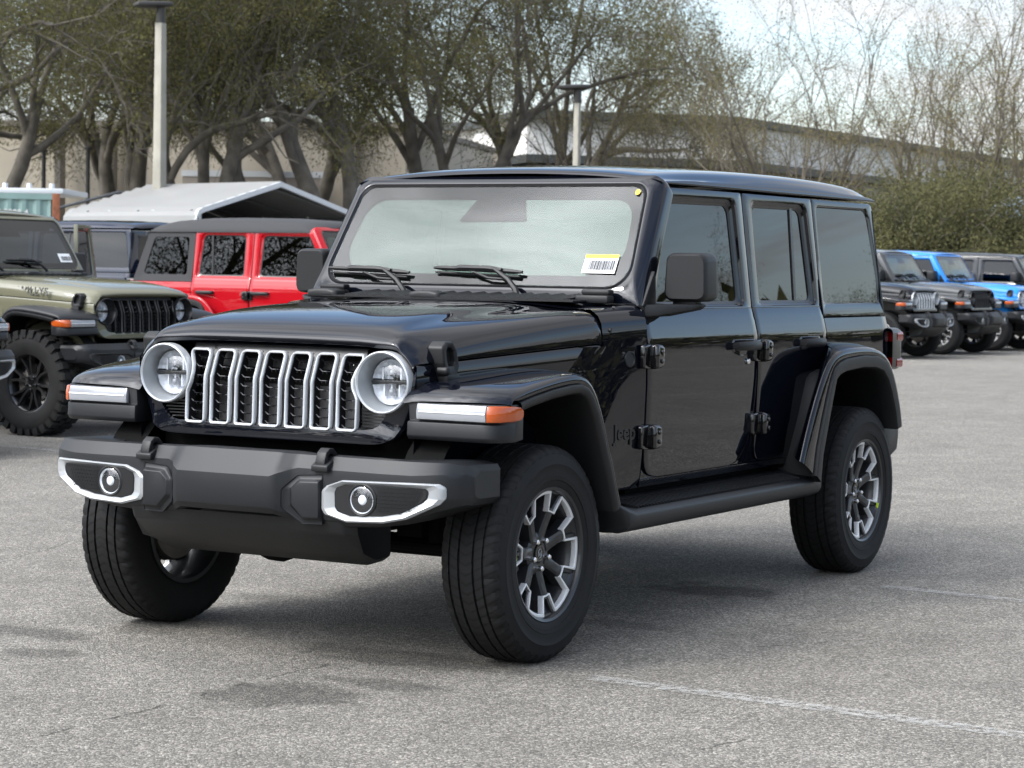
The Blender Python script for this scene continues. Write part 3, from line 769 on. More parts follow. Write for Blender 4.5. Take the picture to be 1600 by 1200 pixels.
def mk_step():
    s = [(.70, .53), (.765, .522), (.80, .510), (.885, .502), (.905, .488), (.906, .455), (.893, .432), (.86, .418), (.72, .43)]
    m = MB(); rows = []
    for x, dz, dy in ((-.535, .045, -.06), (-.56, .036, -.01), (-.62, .014, .0), (-.68, .0, 0), (-1.2, 0, 0), (-1.8, 0, 0), (-2.36, 0, 0), (-2.45, .004, 0), (-2.51, .012, -.004), (-2.535, .014, -.03)):
        rows.append([(x+(.03 if z < .46 and x > -.6 else 0)*-1.6, y+dy*(y > .8), z+dz*(z > .48)) for y, z in s])
    m.loops(rows, cap0=True, cap1=True)
    for x in (-.85, -1.5, -2.2): m.box(x-.03, x+.03, .50, .74, .44, .49)
    return m
def mk_steppad():
    m = MB()
    for k in range(58):
        x = -.735-k*.0275
        m.add([(x-.008, .775, .5195), (x+.008, .79, .5195), (x+.001, .882, .5045), (x-.015, .875, .5045), (x-.008, .775, .526), (x+.008, .79, .526), (x+.001, .882, .511), (x-.015, .875, .511)],
              [(4, 5, 6, 7), (0, 1, 5, 4), (1, 2, 6, 5), (2, 3, 7, 6), (3, 0, 4, 7)])
    return m
def mk_mirror():
    m = MB(); L = []
    for x, k, dy in ((-1.135, .88, .004), (-1.146, .97, .002), (-1.17, 1.0, 0), (-1.235, 1.0, .0), (-1.26, .97, 0), (-1.266, .93, 0)):
        a = rpoly([(.775, 1.268), (.948, 1.268), (.944, 1.456), (.785, 1.456)], [.03, .03, .035, .03], 6)
        L.append([(x+(y-.86)*-.12, .862+(y-.862)*k+dy, 1.362+(z-1.362)*k) for y, z in a])
    m.loops(L, cap0=True, cap1=True); return m
def mk_mirrorglass():
    a = rpoly([(.790, 1.282), (.934, 1.282), (.930, 1.442), (.798, 1.442)], .02, 5)
    return MB().add([(-1.2675+(y-.86)*-.12, y, z) for y, z in a], [tuple(range(len(a)))])
def mk_mirrorarm():
    m = MB()
    m.loops([[(x, .735, z) for x, z in ((-.985, 1.205), (-1.12, 1.205), (-1.14, 1.25), (-1.10, 1.262), (-.99, 1.258))], [(x, .80, z) for x, z in ((-1.03, 1.212), (-1.15, 1.210), (-1.17, 1.248), (-1.13, 1.257), (-1.04, 1.254))],
             [(x, .90, z) for x, z in ((-1.14, 1.236), (-1.22, 1.236), (-1.225, 1.256), (-1.19, 1.262), (-1.14, 1.258))], [(x, .925, z) for x, z in ((-1.17, 1.25), (-1.21, 1.25), (-1.21, 1.260), (-1.19, 1.262), (-1.17, 1.260))]], cap0=True, cap1=True)
    m.box(-1.17, -1.22, .80, .90, 1.25, 1.275)
    m.prism([(-.985, 1.25), (-1.10, 1.25), (-1.10, 1.275), (-1.095, 1.36), (-1.085, 1.385), (-1.065, 1.36)], 1, .732, .765)
    return m
def mk_handle():
    """door handle; x runs back from 0"""
    m = MB(); L = []
    for x, h, d in ((0, .010, .0), (-.006, .017, .022), (-.03, .019, .036), (-.12, .020, .041), (-.20, .018, .038), (-.228, .016, .024), (-.235, .009, .0)):
        L.append([(x, d+.006*math.sin(a)*0+(.010*math.cos(a) if d > .01 else 0), h*math.sin(a)) for a in [2*math.pi*k/10 for k in range(10)]])
    m.loops(L, cap0=True, cap1=True); return m
def mk_handlecup():
    o = rpoly([(.012, -.03), (.012, .028), (-.245, .028), (-.245, -.045), (-.06, -.045)], .022, 5); cx, cz = -.115, -.004
    i = [(cx+(x-cx)*.93, cz+(z-cz)*.84) for x, z in o]
    return MB().loops([[(x, -.003, z) for x, z in o], [(x, .0015, z) for x, z in i], [(x, .001, z) for x, z in [(cx+(x-cx)*.8, cz+(z-cz)*.5) for x, z in i]]], cap1=True)
def mk_lock():
    return MB().lathe([(.0001, .010), (.010, .010), (.0135, .006), (.0135, -.002)], 16, 1)
def mk_hinge():
    """body leaf, barrel and door leaf; the gap is at x = 0"""
    m = MB()
    m.loops([[(x, -.004, z) for x, z in rpoly([(.055, -.045), (.055, .045), (-.008, .048), (-.008, -.048)], .008, 4)], [(x, .014, z) for x, z in rpoly([(.050, -.042), (.050, .042), (-.008, .046), (-.008, -.046)], .008, 4)]], cap0=True, cap1=True)
    m.loops([[(x, -.004, z) for x, z in rpoly([(-.008, -.05), (-.008, .05), (-.085, .046), (-.085, -.046)], .012, 4)], [(x, .028, z) for x, z in rpoly([(-.008, -.048), (-.008, .048), (-.080, .042), (-.080, -.042)], .012, 4)],
             [(x, .040, z) for x, z in rpoly([(-.014, -.042), (-.014, .042), (-.070, .034), (-.070, -.034)], .012, 4)]], cap0=True, cap1=True)
    m.tube([(-.004, .036, -.040), (-.004, .036, .040)], .013, 12)
    for z in (-.018, .018): m.lathe([(.0001, .047), (.009, .047), (.010, .043), (.010, .038)], 6, 1, (-.045, 0, z))
    return m
def mk_bolt():
    return MB().lathe([(.0001, .007), (.008, .006), (.010, .0), (.010, -.004)], 12, 1)
def mk_badge():
    return MB().lathe([(.0001, .003), (.024, .003), (.026, .006), (.030, .005), (.031, -.002)], 28, 1)
def mk_tail():
    m = MB(); L = []
    for x, k in ((-3.60, 1.0), (-3.70, 1.0), (-3.725, .96), (-3.735, .88)):
        a = rpoly([(.655, .93), (.815, .93), (.815, 1.13), (.655, 1.13)], .025, 5); L.append([(x, .735+(y-.735)*k, 1.03+(z-1.03)*k) for y, z in a])
    return m.loops(L, cap1=True)
def mk_taillens():
    a = rpoly([(.672, 1.065), (.8175, 1.065), (.8175, 1.112), (.672, 1.112)], .012, 4); m = MB()
    m.loops([[(-3.66, y, z) for y, z in a], [(-3.735, y, z) for y, z in a], [(-3.741, .745+(y-.745)*.9, 1.09+(z-1.09)*.8) for y, z in a]], cap1=True, cap0=True)
    return m
def mk_rbumper():
    s = [(-3.50, .66), (-3.60, .70), (-3.80, .70), (-3.84, .685), (-3.85, .62), (-3.835, .56), (-3.76, .50), (-3.55, .49), (-3.45, .52)]
    rows = []
    for y, dx, dz in ((-.80, .10, .02), (-.76, .03, 0), (-.5, 0, 0), (0, -.01, 0), (.5, 0, 0), (.76, .03, 0), (.80, .10, .02)):
        rows.append([(x+(dx if x < -3.7 else 0), y, z+dz*(1 if z < .55 else -1)) for x, z in s])
    return MB().loops(rows, cap0=True, cap1=True)
def mk_rbplate():
    return MB().box(-3.62, -3.78, -.775, .775, .701, .712)
def mk_under():
    m = MB()
    for s in (1, -1): m.box(-3.55, .12, s*.36 if s > 0 else -.46, s*.46 if s > 0 else -.36, .44, .54)
    for x in (0, -WB):
        m.tube([(x, -.72, .40), (x, -.16, .40), (x, .16, .40), (x, .72, .40)], .038, 10)
        m.lathe([(.0001, -.13), (.06, -.11), (.10, -.05), (.11, 0), (.10, .05), (.06, .11), (.0001, .13)], 18, 0, (x, -.22 if x == 0 else 0, .40))
    m.tube([(.10, -.55, .42), (.08, .60, .40)], .018, 8)
    m.tube([(-.20, .0, .42), (-2.85, 0, .42)], .035, 8)
    m.box(-.9, -1.5, -.32, .32, .36, .5); m.box(-1.6, -2.6, -.52, -.05, .34, .52)
    m.tube([(-2.4, .25, .46), (-2.9, .5, .5), (-3.5, .52, .46), (-3.78, .52, .42)], .035, 8)
    for s in (1, -1):
        m.tube([(.05, s*.50, .42), (.02, s*.48, .95)], .045, 10); m.tube([(.0, s*.45, .40), (-.75, s*.38, .44)], .026, 8)
        m.tube([(-WB, s*.52, .42), (-WB, s*.50, .90)], .045, 10); m.tube([(-WB, s*.5, .40), (-2.3, s*.45, .46)], .026, 8)
    return m
def mk_seats():
    m = MB()
    for y in (.36, -.36):
        m.box(-1.55, -2.05, y-.25, y+.25, .62, .95)
        m.loops([[(x, y-.24, z), (x, y+.24, z), (x-.14, y+.24, z), (x-.14, y-.24, z)] for x, z in ((-1.95, .9), (-2.05, 1.2), (-2.12, 1.40))], cap0=True, cap1=True)
        m.box(-2.08, -2.20, y-.13, y+.13, 1.42, 1.60)
    m.box(-2.75, -3.15, -.60, .60, .62, .95); m.loops([[(x, -.60, z), (x, .60, z), (x-.14, .60, z), (x-.14, -.60, z)] for x, z in ((-3.05, .9), (-3.15, 1.35))], cap0=True, cap1=True)
    for y in (.35, -.35): m.box(-3.14, -3.24, y-.12, y+.12, 1.36, 1.52)
    return m
def mk_dash():
    m = MB().loops([[(x, -.70, z), (x, .70, z)][::1]+[(x-.0, .70, .80), (x, -.70, .80)] for x, z in ((-1.02, 1.24), (-1.30, 1.25), (-1.42, 1.18))], cap0=True, cap1=True)
    P = [(-1.56+.07*math.cos(a), .37+.185*math.sin(a), 1.14+.17*math.cos(a)) for a in [2*math.pi*k/28 for k in range(28)]]
    m.tube(P, .016, 7, closed=True); m.tube([(-1.56, .19, 1.14), (-1.56, .55, 1.14)], .014, 6); m.tube([(-1.45, .37, 1.10), (-1.57, .37, 1.13)], .05, 8)
    # roll bars
    for s in (.60, -.60): m.tube([(-2.15, s*1.05, 1.0), (-2.15, s, 1.66), (-3.3, s*.95, 1.64)], .035, 8); m.tube([(-1.28, s, 1.66), (-2.15, s, 1.66)], .03, 8)
    m.tube([(-2.15, -.60, 1.66), (-2.15, .60, 1.66)], .035, 8)
    return m

# wheels: local axle along Y, outside face at +Y
def mk_tyre():
    p = [(.222, -.100), (.236, -.113), (.262, -.121), (.30, -.1265), (.332, -.1275), (.355, -.1245), (.374, -.118), (.386, -.112), (.3945, -.103), (.4005, -.092)]
    g = []
    for yc in (-.070, -.030, .030, .070):
        g += [(.4045 if abs(yc) < .05 else .403, yc-.0052), (.394, yc-.0040), (.394, yc+.0040), (.4045 if abs(yc) < .05 else .403, yc+.0052)]
    q = [(r, -y) for r, y in reversed(p)]
    # a raised rim-guard ring and lettering ring on the outside wall
    q = [(.4005, .092), (.3945, .103), (.386, .112), (.374, .118), (.372, .1195), (.369, .1195), (.367, .120), (.355, .1245), (.332, .1275), (.330, .1287), (.327, .1287), (.325, .1277), (.30, .1265), (.285, .1255), (.2835, .1268), (.266, .1245), (.2645, .1215), (.250, .1185), (.236, .113), (.222, .100)]
    f = lambda r: r if r < .25 else .25+(r-.25)*.887
    prof = [(f(r), y*.96) for r, y in p+g+q]; m = MB(); rows = []; n = 192
    for k in range(n):
        a = 2*math.pi*k/n; row = []
        for r, y in prof:
            if r > .358 and abs(y) > .077 and k % 4 == (0 if y > 0 else 2): r -= .0055                      # shoulder slots
            elif r > .383 and abs(y) < .077 and (k+int(round(y*300))) % 6 == 0: r -= .0025                    # sipes
            row.append((r*math.cos(a), y, r*math.sin(a)))
        rows.append(row)
    return m.grid(rows, cu=True)
def mk_knobtyre():
    p = [(.222, -.10), (.24, -.115), (.30, -.128), (.34, -.130), (.375, -.124), (.398, -.112), (.402, -.06), (.402, 0), (.402, .06), (.398, .112), (.375, .124), (.34, .130), (.30, .128), (.24, .115), (.222, .10)]
    m = MB().lathe(p, 72, 1); n = 30
    for k in range(n):
        for j, (ya, yb, ra, rb, sh) in enumerate(((.062, .132, .40, .425, 0), (-.132, -.062, .40, .425, .5), (.006, .055, .40, .424, .25), (-.055, -.006, .40, .424, .75))):
            a0 = 2*math.pi*(k+sh)/n; a1 = a0+2*math.pi*.62/n
            for (y0, y1, r0, r1) in ([(ya, yb, ra, rb)]+([(.118 if ya > 0 else -.135, .135 if ya > 0 else -.118, .362, .41)] if j < 2 else [])):
                V = [(r*math.sin(a), y, r*math.cos(a)) for a in (a0, a1) for y in (y0, y1) for r in (r0, r1)]
                m.add(V, [(0, 1, 3, 2), (4, 6, 7, 5), (0, 4, 5, 1), (2, 3, 7, 6), (1, 5, 7, 3)])
    return m
def mk_rim():
    m = MB().lathe([(.224, -.100), (.232, -.105), (.232, -.112), (.215, -.112), (.205, -.09), (.200, .0), (.203, .055), (.214, .078), (.222, .088), (.229, .094), (.233, .1015), (.2395, .1045), (.2415, .1085), (.238, .113), (.229, .109), (.224, .100)], 72, 1, closed=True)
    return m
def gear(r_out, r_in, inset=0.0):
    """stepped outline of seven window sectors and seven notches"""
    out = []; n = 7; st = 2*math.pi/n; a0 = R(8)
    for k in range(n):
        c = a0+k*st
        ha = R(15.6)-inset*2.2; ro = r_out-inset
        for j in range(7): out.append((ro*math.sin(c-ha+2*ha*j/6), ro*math.cos(c-ha+2*ha*j/6)))
        d = c+st/2; hb = R(7.0)+inset*2.5; ri = r_in-inset*.4
        for j in range(3): out.append((ri*math.sin(d-hb+hb*j), ri*math.cos(d-hb+hb*j)))
    return out
def mk_gear():
    o = gear(.2275, .156); i = gear(.2275, .156, .0145)
    def yy(x, z, k): r = math.hypot(x, z); return interp(r, [.13, .23], [.084, .098])+k
    return MB().loops([[(x, yy(x, z, -.03), z) for x, z in o], [(x, yy(x, z, .0), z) for x, z in o], [(x, yy(x, z, .0), z) for x, z in i], [(x, yy(x, z, -.022), z) for x, z in i]])
def mk_spokes():
    m = MB(); n = 7; st = 2*math.pi/n; a0 = R(8)
    for k in range(n):
        d = a0+(k+.5)*st
        def pt(r, t, y): return (r*math.sin(d)+t*math.cos(d), y, r*math.cos(d)-t*math.sin(d))
        rows = []
        for r, w, y, dep in ((.050, .024, .066, .05), (.085, .021, .070, .05), (.12, .020, .077, .05), (.148, .021, .0835, .045), (.165, .028, .082, .045)):
            rows.append([pt(r, -w*1.25, y-dep), pt(r, -w, y-.006), pt(r, -w*.6, y), pt(r, w*.6, y), pt(r, w, y-.006), pt(r, w*1.25, y-dep)])
        m.grid(rows)
        for s in (1, -1):                                                # arms of the fork out to the rim
            rows = []
            for r, t0, t1, y in ((.146, .002, .021, .081), (.18, .0135, .0285, .086), (.21, .0225, .037, .092), (.229, .0295, .043, .096)):
                rows.append([pt(r, s*t0, y-.05), pt(r, s*t0, y-.004), pt(r, s*t1, y-.004), pt(r, s*(t1+.006), y-.05)])
            m.grid(rows)
        m.add([pt(.15, -.018, .055), pt(.15, .018, .055), pt(.236, .042, .085), pt(.236, -.042, .085)], [(0, 1, 2, 3)])   # web behind the notch
    m.lathe([(.0001, .060), (.034, .060), (.036, .064), (.060, .064), (.074, .058), (.080, .03), (.080, -.02)], 42, 1)
    return m
def mk_blkspokes():
    m = MB(); n = 6
    for k in range(n):
        d = 2*math.pi*(k+.2)/n
        def pt(r, t, y): return (r*math.sin(d)+t*math.cos(d), y, r*math.cos(d)-t*math.sin(d))
        for s in (1, -1):
            rows = []
            for r, t, w, y in ((.05, .012, .012, .062), (.12, .018, .010, .072), (.19, .042, .010, .088), (.228, .062, .012, .096)):
                rows.append([pt(r, s*t-w*1.2, y-.05), pt(r, s*t-w, y-.004), pt(r, s*t+w, y-.004), pt(r, s*t+w*1.2, y-.05)])
            m.grid(rows)
    m.lathe([(.0001, .066), (.05, .064), (.07, .058), (.078, .03), (.078, -.02)], 36, 1)
    return m
def mk_cap():
    m = MB().lathe([(.0001, .0675), (.024, .0675), (.0265, .0695), (.031, .069), (.0325, .063), (.0325, .055)], 28, 1)
    return m
def mk_capmark():
    m = MB(); P = [(.011*math.cos(a), .069, .016*math.sin(a)) for a in [2*math.pi*k/18 for k in range(18)]]; m.tube(P, .0016, 4, closed=True)
    for x in (-.004, 0, .004): m.box(x-.0008, x+.0008, .0685, .0698, -.008, .004)
    return m
def mk_lug():
    return MB().lathe([(.0001, .0845), (.006, .084), (.0095, .080), (.0105, .070), (.0105, .055)], 12, 1)
def mk_disc():
    m = MB().lathe([(.075, .012), (.150, .012), (.152, .009), (.152, -.009), (.15, -.012), (.075, -.012)], 48, 1, closed=True)
    m.lathe([(.0001, .02), (.07, .02), (.078, .01)], 30, 1)
    m.loops([[(r*math.sin(a), y, r*math.cos(a)) for a in np.linspace(1.0, 2.1, 8) for r in (.165,)]+[(r*math.sin(a), y, r*math.cos(a)) for a in np.linspace(2.1, 1.0, 8) for r in (.10,)] for y in (-.045, .035)], cap0=True, cap1=True)
    m.lathe([(.0001, -.06), (.14, -.06), (.15, -.04)], 36, 1)
    m.tube([(0, -.02, 0), (0, -.13, 0)], .05, 12)
    return m

def make_car(name, label, paintm, loc=(0, 0, 0), yaw=0., group=None, chrome=True, alloy=True, steps=True, top='hard', topm=None, flarem=None, sticker='yellow', winm=None, spare=False, cat='off-road car', wsm=None, dark=False, logo=False):
    T = thing(name, label, cat, loc, yaw, group)
    ringm = M_RING if chrome else M_SATIN; flarem = flarem or paintm; topm = topm or paintm; winm = winm or M_WIN
    def P(nm, key, f, m, par=None, **k): return part(nm, key, f, m, par or T, **k)
    body = P('body', 'body', mk_body, paintm, ang=40)
    P('inner_tub', 'shell', mk_shell, M_VOID, body)
    P('cowl', 'cowl', mk_cowl, paintm, body, ang=50)
    hood = P('hood', 'hood', mk_hood, paintm, subd=1, ang=60)
    for s in (0, 1):
        P('hood_latch', 'clamp%d' % s, (lambda s=s: mk_clamp() if s == 0 else mk_clamp().flipped()), M_BLACK, hood, bevel=.003)
    for s in (1, -1):
        P('hood_bumper', 'hbump', lambda: MB().loops([[(x+r*.0, y*r, z*r+.012) for y, z in ((.075, -.012), (.07, .016), (.03, .024), (-.03, .024), (-.07, .016), (-.075, -.012))] for x, r in ((.04, .8), (.03, 1), (-.03, 1), (-.04, .8))], cap0=True, cap1=True), M_BLACK, hood, loc=(-.80, (-.08 if s > 0 else -.56), 1.258), bevel=.006)
    # windscreen
    ws = P('windscreen_frame', 'wsframe', mk_wsframe, paintm, bevel=.004, ang=40)
    P('windscreen_gasket', 'wsgask', mk_wsgasket, M_SATIN, ws); P('frit_band', 'frit', mk_frit, M_VOID, ws)
    P('windscreen', 'wsglass', mk_wsglass, wsm or M_WSG, ws)
    if not wsm: P('inner_pane', 'wsinner', lambda: mk_wsglass(-.012), M_WSI, ws)
    for k in (0, 1): P('wiper', 'wiper%d' % k, (lambda k=k: mk_wiper(k)), M_BLACK, ws)
    for y in (.60, -.60):
        P('windscreen_hinge', 'wshinge', lambda: MB().box(-.03, .03, -.07, .07, 0, .03).box(-.05, .0, -.06, .06, .03, .052), M_BLACK, ws, loc=(-.90, y, 1.258), bevel=.008)
    P('cowl_grille', 'cowlgr', lambda: [m for m in [MB()] if [m.add([(-.77, y-.05, 1.268), (-.77, y, 1.268), (-.93, y+.03, 1.284), (-.93, y-.02, 1.284), (-.77, y-.05, 1.274), (-.77, y-.02, 1.279), (-.93, y+.01, 1.294), (-.93, y-.02, 1.29)], [(0, 1, 5, 4), (1, 2, 6, 5), (4, 5, 6, 7), (3, 0, 4, 7)]) for y in np.arange(-.40, .56, .07)] or True][0].box(-.76, -.945, -.55, .58, 1.262, 1.2685), M_BLACK, body)
    if sticker:
        st = P('windscreen_sticker', 'sticker', lambda: MB().add([wpt(y, z, .0035) for y, z in ((.483, 1.370), (.627, 1.370), (.627, 1.442), (.483, 1.442))], [(0, 1, 2, 3)]), M_PAPER, ws)
        if sticker == 'yellow':
            P('sticker_header', 'stickh', lambda: MB().add([wpt(y, z, .0052) for y, z in ((.483, 1.428), (.627, 1.428), (.627, 1.442), (.483, 1.442))], [(0, 1, 2, 3)]), M_YELLOW, ws)
            P('windscreen_dot', 'dot', lambda: MB().add([wpt(.623+.011*math.cos(a), 1.690+.011*math.sin(a), .004) for a in [k*math.pi/9 for k in range(18)]], [tuple(range(18))]), M_YELLOW, ws)
        def bars():
            m = MB(); rnd = random.Random(4); y = .506
            while y < .612:
                w = rnd.choice((.0022, .0034, .0052)); m.add([wpt(a, z, .0062) for a, z in ((y, 1.382), (y+w, 1.382), (y+w, 1.419), (y, 1.419))], [(0, 1, 2, 3)]); y += w+rnd.choice((.002, .0036))
            return m
        P('barcode', 'bars', bars, M_INK, ws)
    # roof
    if top == 'hard':
        P('roof', 'roof', mk_roof, topm, subd=1, ang=60)
        hs = P('hardtop_side', 'htside', mk_hardtop_side, topm, bevel=.003)
        P('back_window', 'backgl', mk_backglass, winm, hs)
        for s in (0, 1): P('side_window', 'qgl%d' % s, (lambda s=s: mk_glass(3) if s == 0 else mk_glass(3).flipped()), winm, hs)
    else:
        P('soft_top', 'softtop', mk_softtop, M_SOFTTOP, ang=50)
        for s in (0, 1): P('side_window', 'sgl%d' % s, (lambda s=s: mk_softglass() if s == 0 else mk_softglass().flipped()), winm)
    # doors
    for s in (0, 1):
        fl = (lambda f: (lambda: f())) if s == 0 else (lambda f: (lambda: f().flipped()))
        sg = 1 if s == 0 else -1
        for i in (1, 2):
            d = P('door', 'door%d%d' % (i, s), fl(lambda i=i: mk_door(i)), paintm, bevel=.004, ang=38)
            P('window', 'dgl%d%d' % (i, s), fl(lambda i=i: mk_glass(i)), winm, d); P('window_seal', 'dsl%d%d' % (i, s), fl(lambda i=i: mk_seal(i)), M_SATIN, d)
            hx = -1.775 if i == 1 else -2.50
            P('door_handle', 'hdl%d' % s, fl(mk_handle), M_BLACK, d, loc=(hx, sg*.789, 1.082)); P('handle_recess', 'hcp%d' % s, fl(mk_handlecup), paintm, d, loc=(hx, sg*.790, 1.082))
            if i == 1 and s == 0: P('key_lock', 'lock', mk_lock, M_CHROME, d, loc=(-1.93, .790, 1.016))
            gap = -.978 if i == 1 else -2.039
            for z in (1.058, .750): P('hinge', 'hng%d' % s, fl(mk_hinge), M_GLOSSB if not dark else M_SATIN, d, loc=(gap, sg*(YS(z)+.001), z), bevel=.003)
        # flares and lamps
        for r in (0, 1):
            f = P('fender_flare', 'flr%d%d' % (r, s), fl(lambda r=r: mk_flare(r)), flarem, subd=1, ang=50)
            P('flare_lip', 'flp%d%d' % (r, s), fl(lambda r=r: mk_flip(r)), M_BLACK, f, ang=50)
            if r == 0:
                P('lamp_housing', 'lho%d' % s, fl(mk_lamphouse), M_BUMPER, f, bevel=.005)
                P('marker_light', 'mrk%d' % s, fl(mk_marker), M_LAMPW, f, bevel=.003); P('light_strip', 'drl%d' % s, fl(mk_drl), M_PAPER, f); P('turn_signal', 'amb%d' % s, fl(mk_amber), M_AMBER, f, bevel=.003)
        if steps:
            st = P('running_board', 'stp%d' % s, fl(mk_step), M_BUMPER, bevel=.008, ang=35); P('step_tread', 'std%d' % s, fl(mk_steppad), M_BUMPER, st)
        mi = P('wing_mirror', 'mir%d' % s, fl(mk_mirror), M_BLACK, ang=45); P('mirror_arm', 'mra%d' % s, fl(mk_mirrorarm), M_BLACK, mi, bevel=.006); P('mirror_glass', 'mrg%d' % s, fl(mk_mirrorglass), M_CHROME, mi)
        t = P('tail_light', 'tll%d' % s, fl(mk_tail), M_SATIN); P('tail_lens', 'tln%d' % s, fl(mk_taillens), M_RED, t); P('tail_lens', 'tln%d' % s, fl(mk_taillens), M_RED, t, loc=(0, 0, -.125))
    # grille and lamps
    g = P('grille', 'grille', mk_grille, paintm, ang=35)
    P('grille_backing', 'grback', mk_grille_back, M_SATIN, g); 
    for i in range(7): P('grille_mesh', 'grmesh%d' % i, (lambda i=i: mk_mesh(i)), M_GLOSSB, g)
    for i in range(7): P('grille_slot', 'slot%d' % i, (lambda i=i: mk_slot(i)), ringm, g, ang=50)
    for s in (1, -1):
        h = P('headlight', 'hlback', mk_hlback, M_SATIN, loc=(.388, s*HLC[0], HLC[1]))
        P('headlight_ring', 'hlring', mk_hlring, ringm, h); P('headlight_bowl', 'hlcone', mk_hlcone, M_GREYSAT if chrome else M_SATIN, h)
        P('reflector', 'hlopt1', lambda: mk_hloptic(True), M_OPTIC, h, ang=12); P('reflector', 'hlopt0', lambda: mk_hloptic(False), M_OPTIC, h, ang=12); P('lamp_bar', 'hlbar', mk_hlbar, M_SATIN, h, bevel=.002); P('bulb', 'hlbulb', mk_hlbulb, M_LAMPW, h, loc=(0, 0, .032)); P('bulb', 'hlbulb', mk_hlbulb, M_LAMPW, h, loc=(0, 0, -.034)); P('headlight_glass', 'hlglass', mk_hlglass, M_LENS, h)
    b = P('front_bumper', 'bumper', mk_bumper, M_BUMPER, ang=27, bevel=0)
    P('air_dam', 'dam', mk_dam, M_BLACK, b, bevel=.01)
    for s in (0, 1):
        fl = (lambda f: (lambda: f())) if s == 0 else (lambda f: (lambda: f().flipped())); sg = 1 if s == 0 else -1
        P('bumper_pod', 'pod%d' % s, fl(mk_podcover), M_BUMPER, b, bevel=.003)
        P('fog_bezel', 'bez%d' % s, fl(mk_bezel), M_SILVER if chrome else M_BLACK, b, ang=40); P('bezel_backing', 'bzb%d' % s, fl(mk_bezelback), M_SATIN, b); P('fog_mesh', 'fgm%d' % s, fl(mk_fogmesh), M_BLACK, b)
        P('fog_housing', 'fgr', mk_fogring, M_BLACK, b, loc=(.606, sg*.527, .614)); P('fog_reflector', 'fgf', mk_fogref, M_OPTIC, b, loc=(.610, sg*.527, .614)); P('fog_glass', 'fgl', mk_foglens, M_LENS, b, loc=(.610, sg*.527, .614))
        P('tow_hook', 'hook%d' % s, fl(mk_hook), M_BLACK, bevel=.004)
    P('rear_bumper', 'rbump', mk_rbumper, M_BLACK, bevel=.012); P('bumper_step', 'rbplate', mk_rbplate, M_GREYSAT)
    P('underbody', 'under', mk_under, M_VOID); P('seats', 'seats', mk_seats, M_SEAT, bevel=.04, seg=3); P('dashboard', 'dash', mk_dash, M_DASH, bevel=.02)
    # wheels
    def wheel(x, y, turned, spot=None, steer=0, z=.40):
        w = P('wheel', 'rim', mk_rim, M_GUN if alloy else M_BLKRIM, loc=(x, y, z), rotz=(math.pi if turned else 0)+steer)
        P('tyre', 'tyre' if alloy else 'knob', mk_tyre if alloy else mk_knobtyre, M_TYRE if alloy else M_KNOB, w, ang=30)
        if alloy:
            P('spokes', 'spokes', mk_spokes, M_GUN, w, ang=35); P('machined_edge', 'gear', mk_gear, M_MACH, w, bevel=.0012)
        else: P('spokes', 'bspokes', mk_blkspokes, M_BLKRIM, w, ang=35)
        P('centre_cap', 'cap', mk_cap, M_GLOSSB, w)
        for k in range(5): P('lug_nut', 'lug', mk_lug, M_CHROME if alloy else M_GLOSSB, w, loc=(.0535*math.sin(2*math.pi*(k+.5)/5), 0, .0535*math.cos(2*math.pi*(k+.5)/5)))
        P('brake_disc', 'disc', mk_disc, M_STEEL, w)
        if alloy: P('cap_emblem', 'capmk', mk_capmark, M_GREYSAT, w)
        if spot is not None:
            a = R(spot); P('rim_sticker', 'rimdot%d' % spot, lambda: MB().box(.2265*math.sin(a)-.008, .2265*math.sin(a)+.008, .095, .1035, .2265*math.cos(a)-.011, .2265*math.cos(a)+.011), M_YG, w)
        return w
    zt = .3855 if alloy else .418
    for o in list(T.children): o.scale = SC; o.location = (o.location.x*SC[0]+OFF[0], o.location.y*SC[1], o.location.z*SC[2]+OFF[2])
    wheel(0, .8006, False, 88 if logo else None, R(-.8), zt); wheel(-WB, .8006, False, -113 if logo else None, 0, zt); wheel(0, -.8006, True, None, R(-.8), zt); wheel(-WB, -.8006, True, None, 0, zt)
    if spare:
        w = wheel(-3.80, 0, True); w.rotation_euler = (0, 0, math.pi/2); w.location = (-3.78, 0, .98); w.name = 'spare_wheel'
        hb = P('high_brake_light', 'hbl', lambda: MB().box(-3.66, -3.72, -.13, .13, 1.42, 1.46).box(-3.60, -3.68, -.03, .03, 1.20, 1.43), M_SATIN); hb.scale = SC; hb.location = OFF
    return T, ws, body, hood

def text_mb(s, size, extrude=.002, bold=0.0, spacing=1.0):
    cu = bpy.data.curves.new('txt', 'FONT'); cu.body = s; cu.size = size; cu.extrude = extrude; cu.offset = bold; cu.align_x = 'CENTER'; cu.align_y = 'CENTER'; cu.space_character = spacing; cu.resolution_u = 3
    o = bpy.data.objects.new('txt', cu); COL.objects.link(o)
    bpy.context.view_layer.update(); dg = bpy.context.evaluated_depsgraph_get(); me = bpy.data.meshes.new_from_object(o.evaluated_get(dg))
    m = MB(); m.V = [tuple(v.co) for v in me.vertices]; m.F = [tuple(p.vertices) for p in me.polygons]
    bpy.data.objects.remove(o); bpy.data.curves.remove(cu); bpy.data.meshes.remove(me)
    return m
P_BLACK = paint('blue_black', (.0035, .0042, .0075))
CAR, WS, BODY, HOOD = make_car('off_road_car', 'large glossy black four-door off-road car with chrome-edged grille parked alone on the open asphalt', P_BLACK, logo=True)
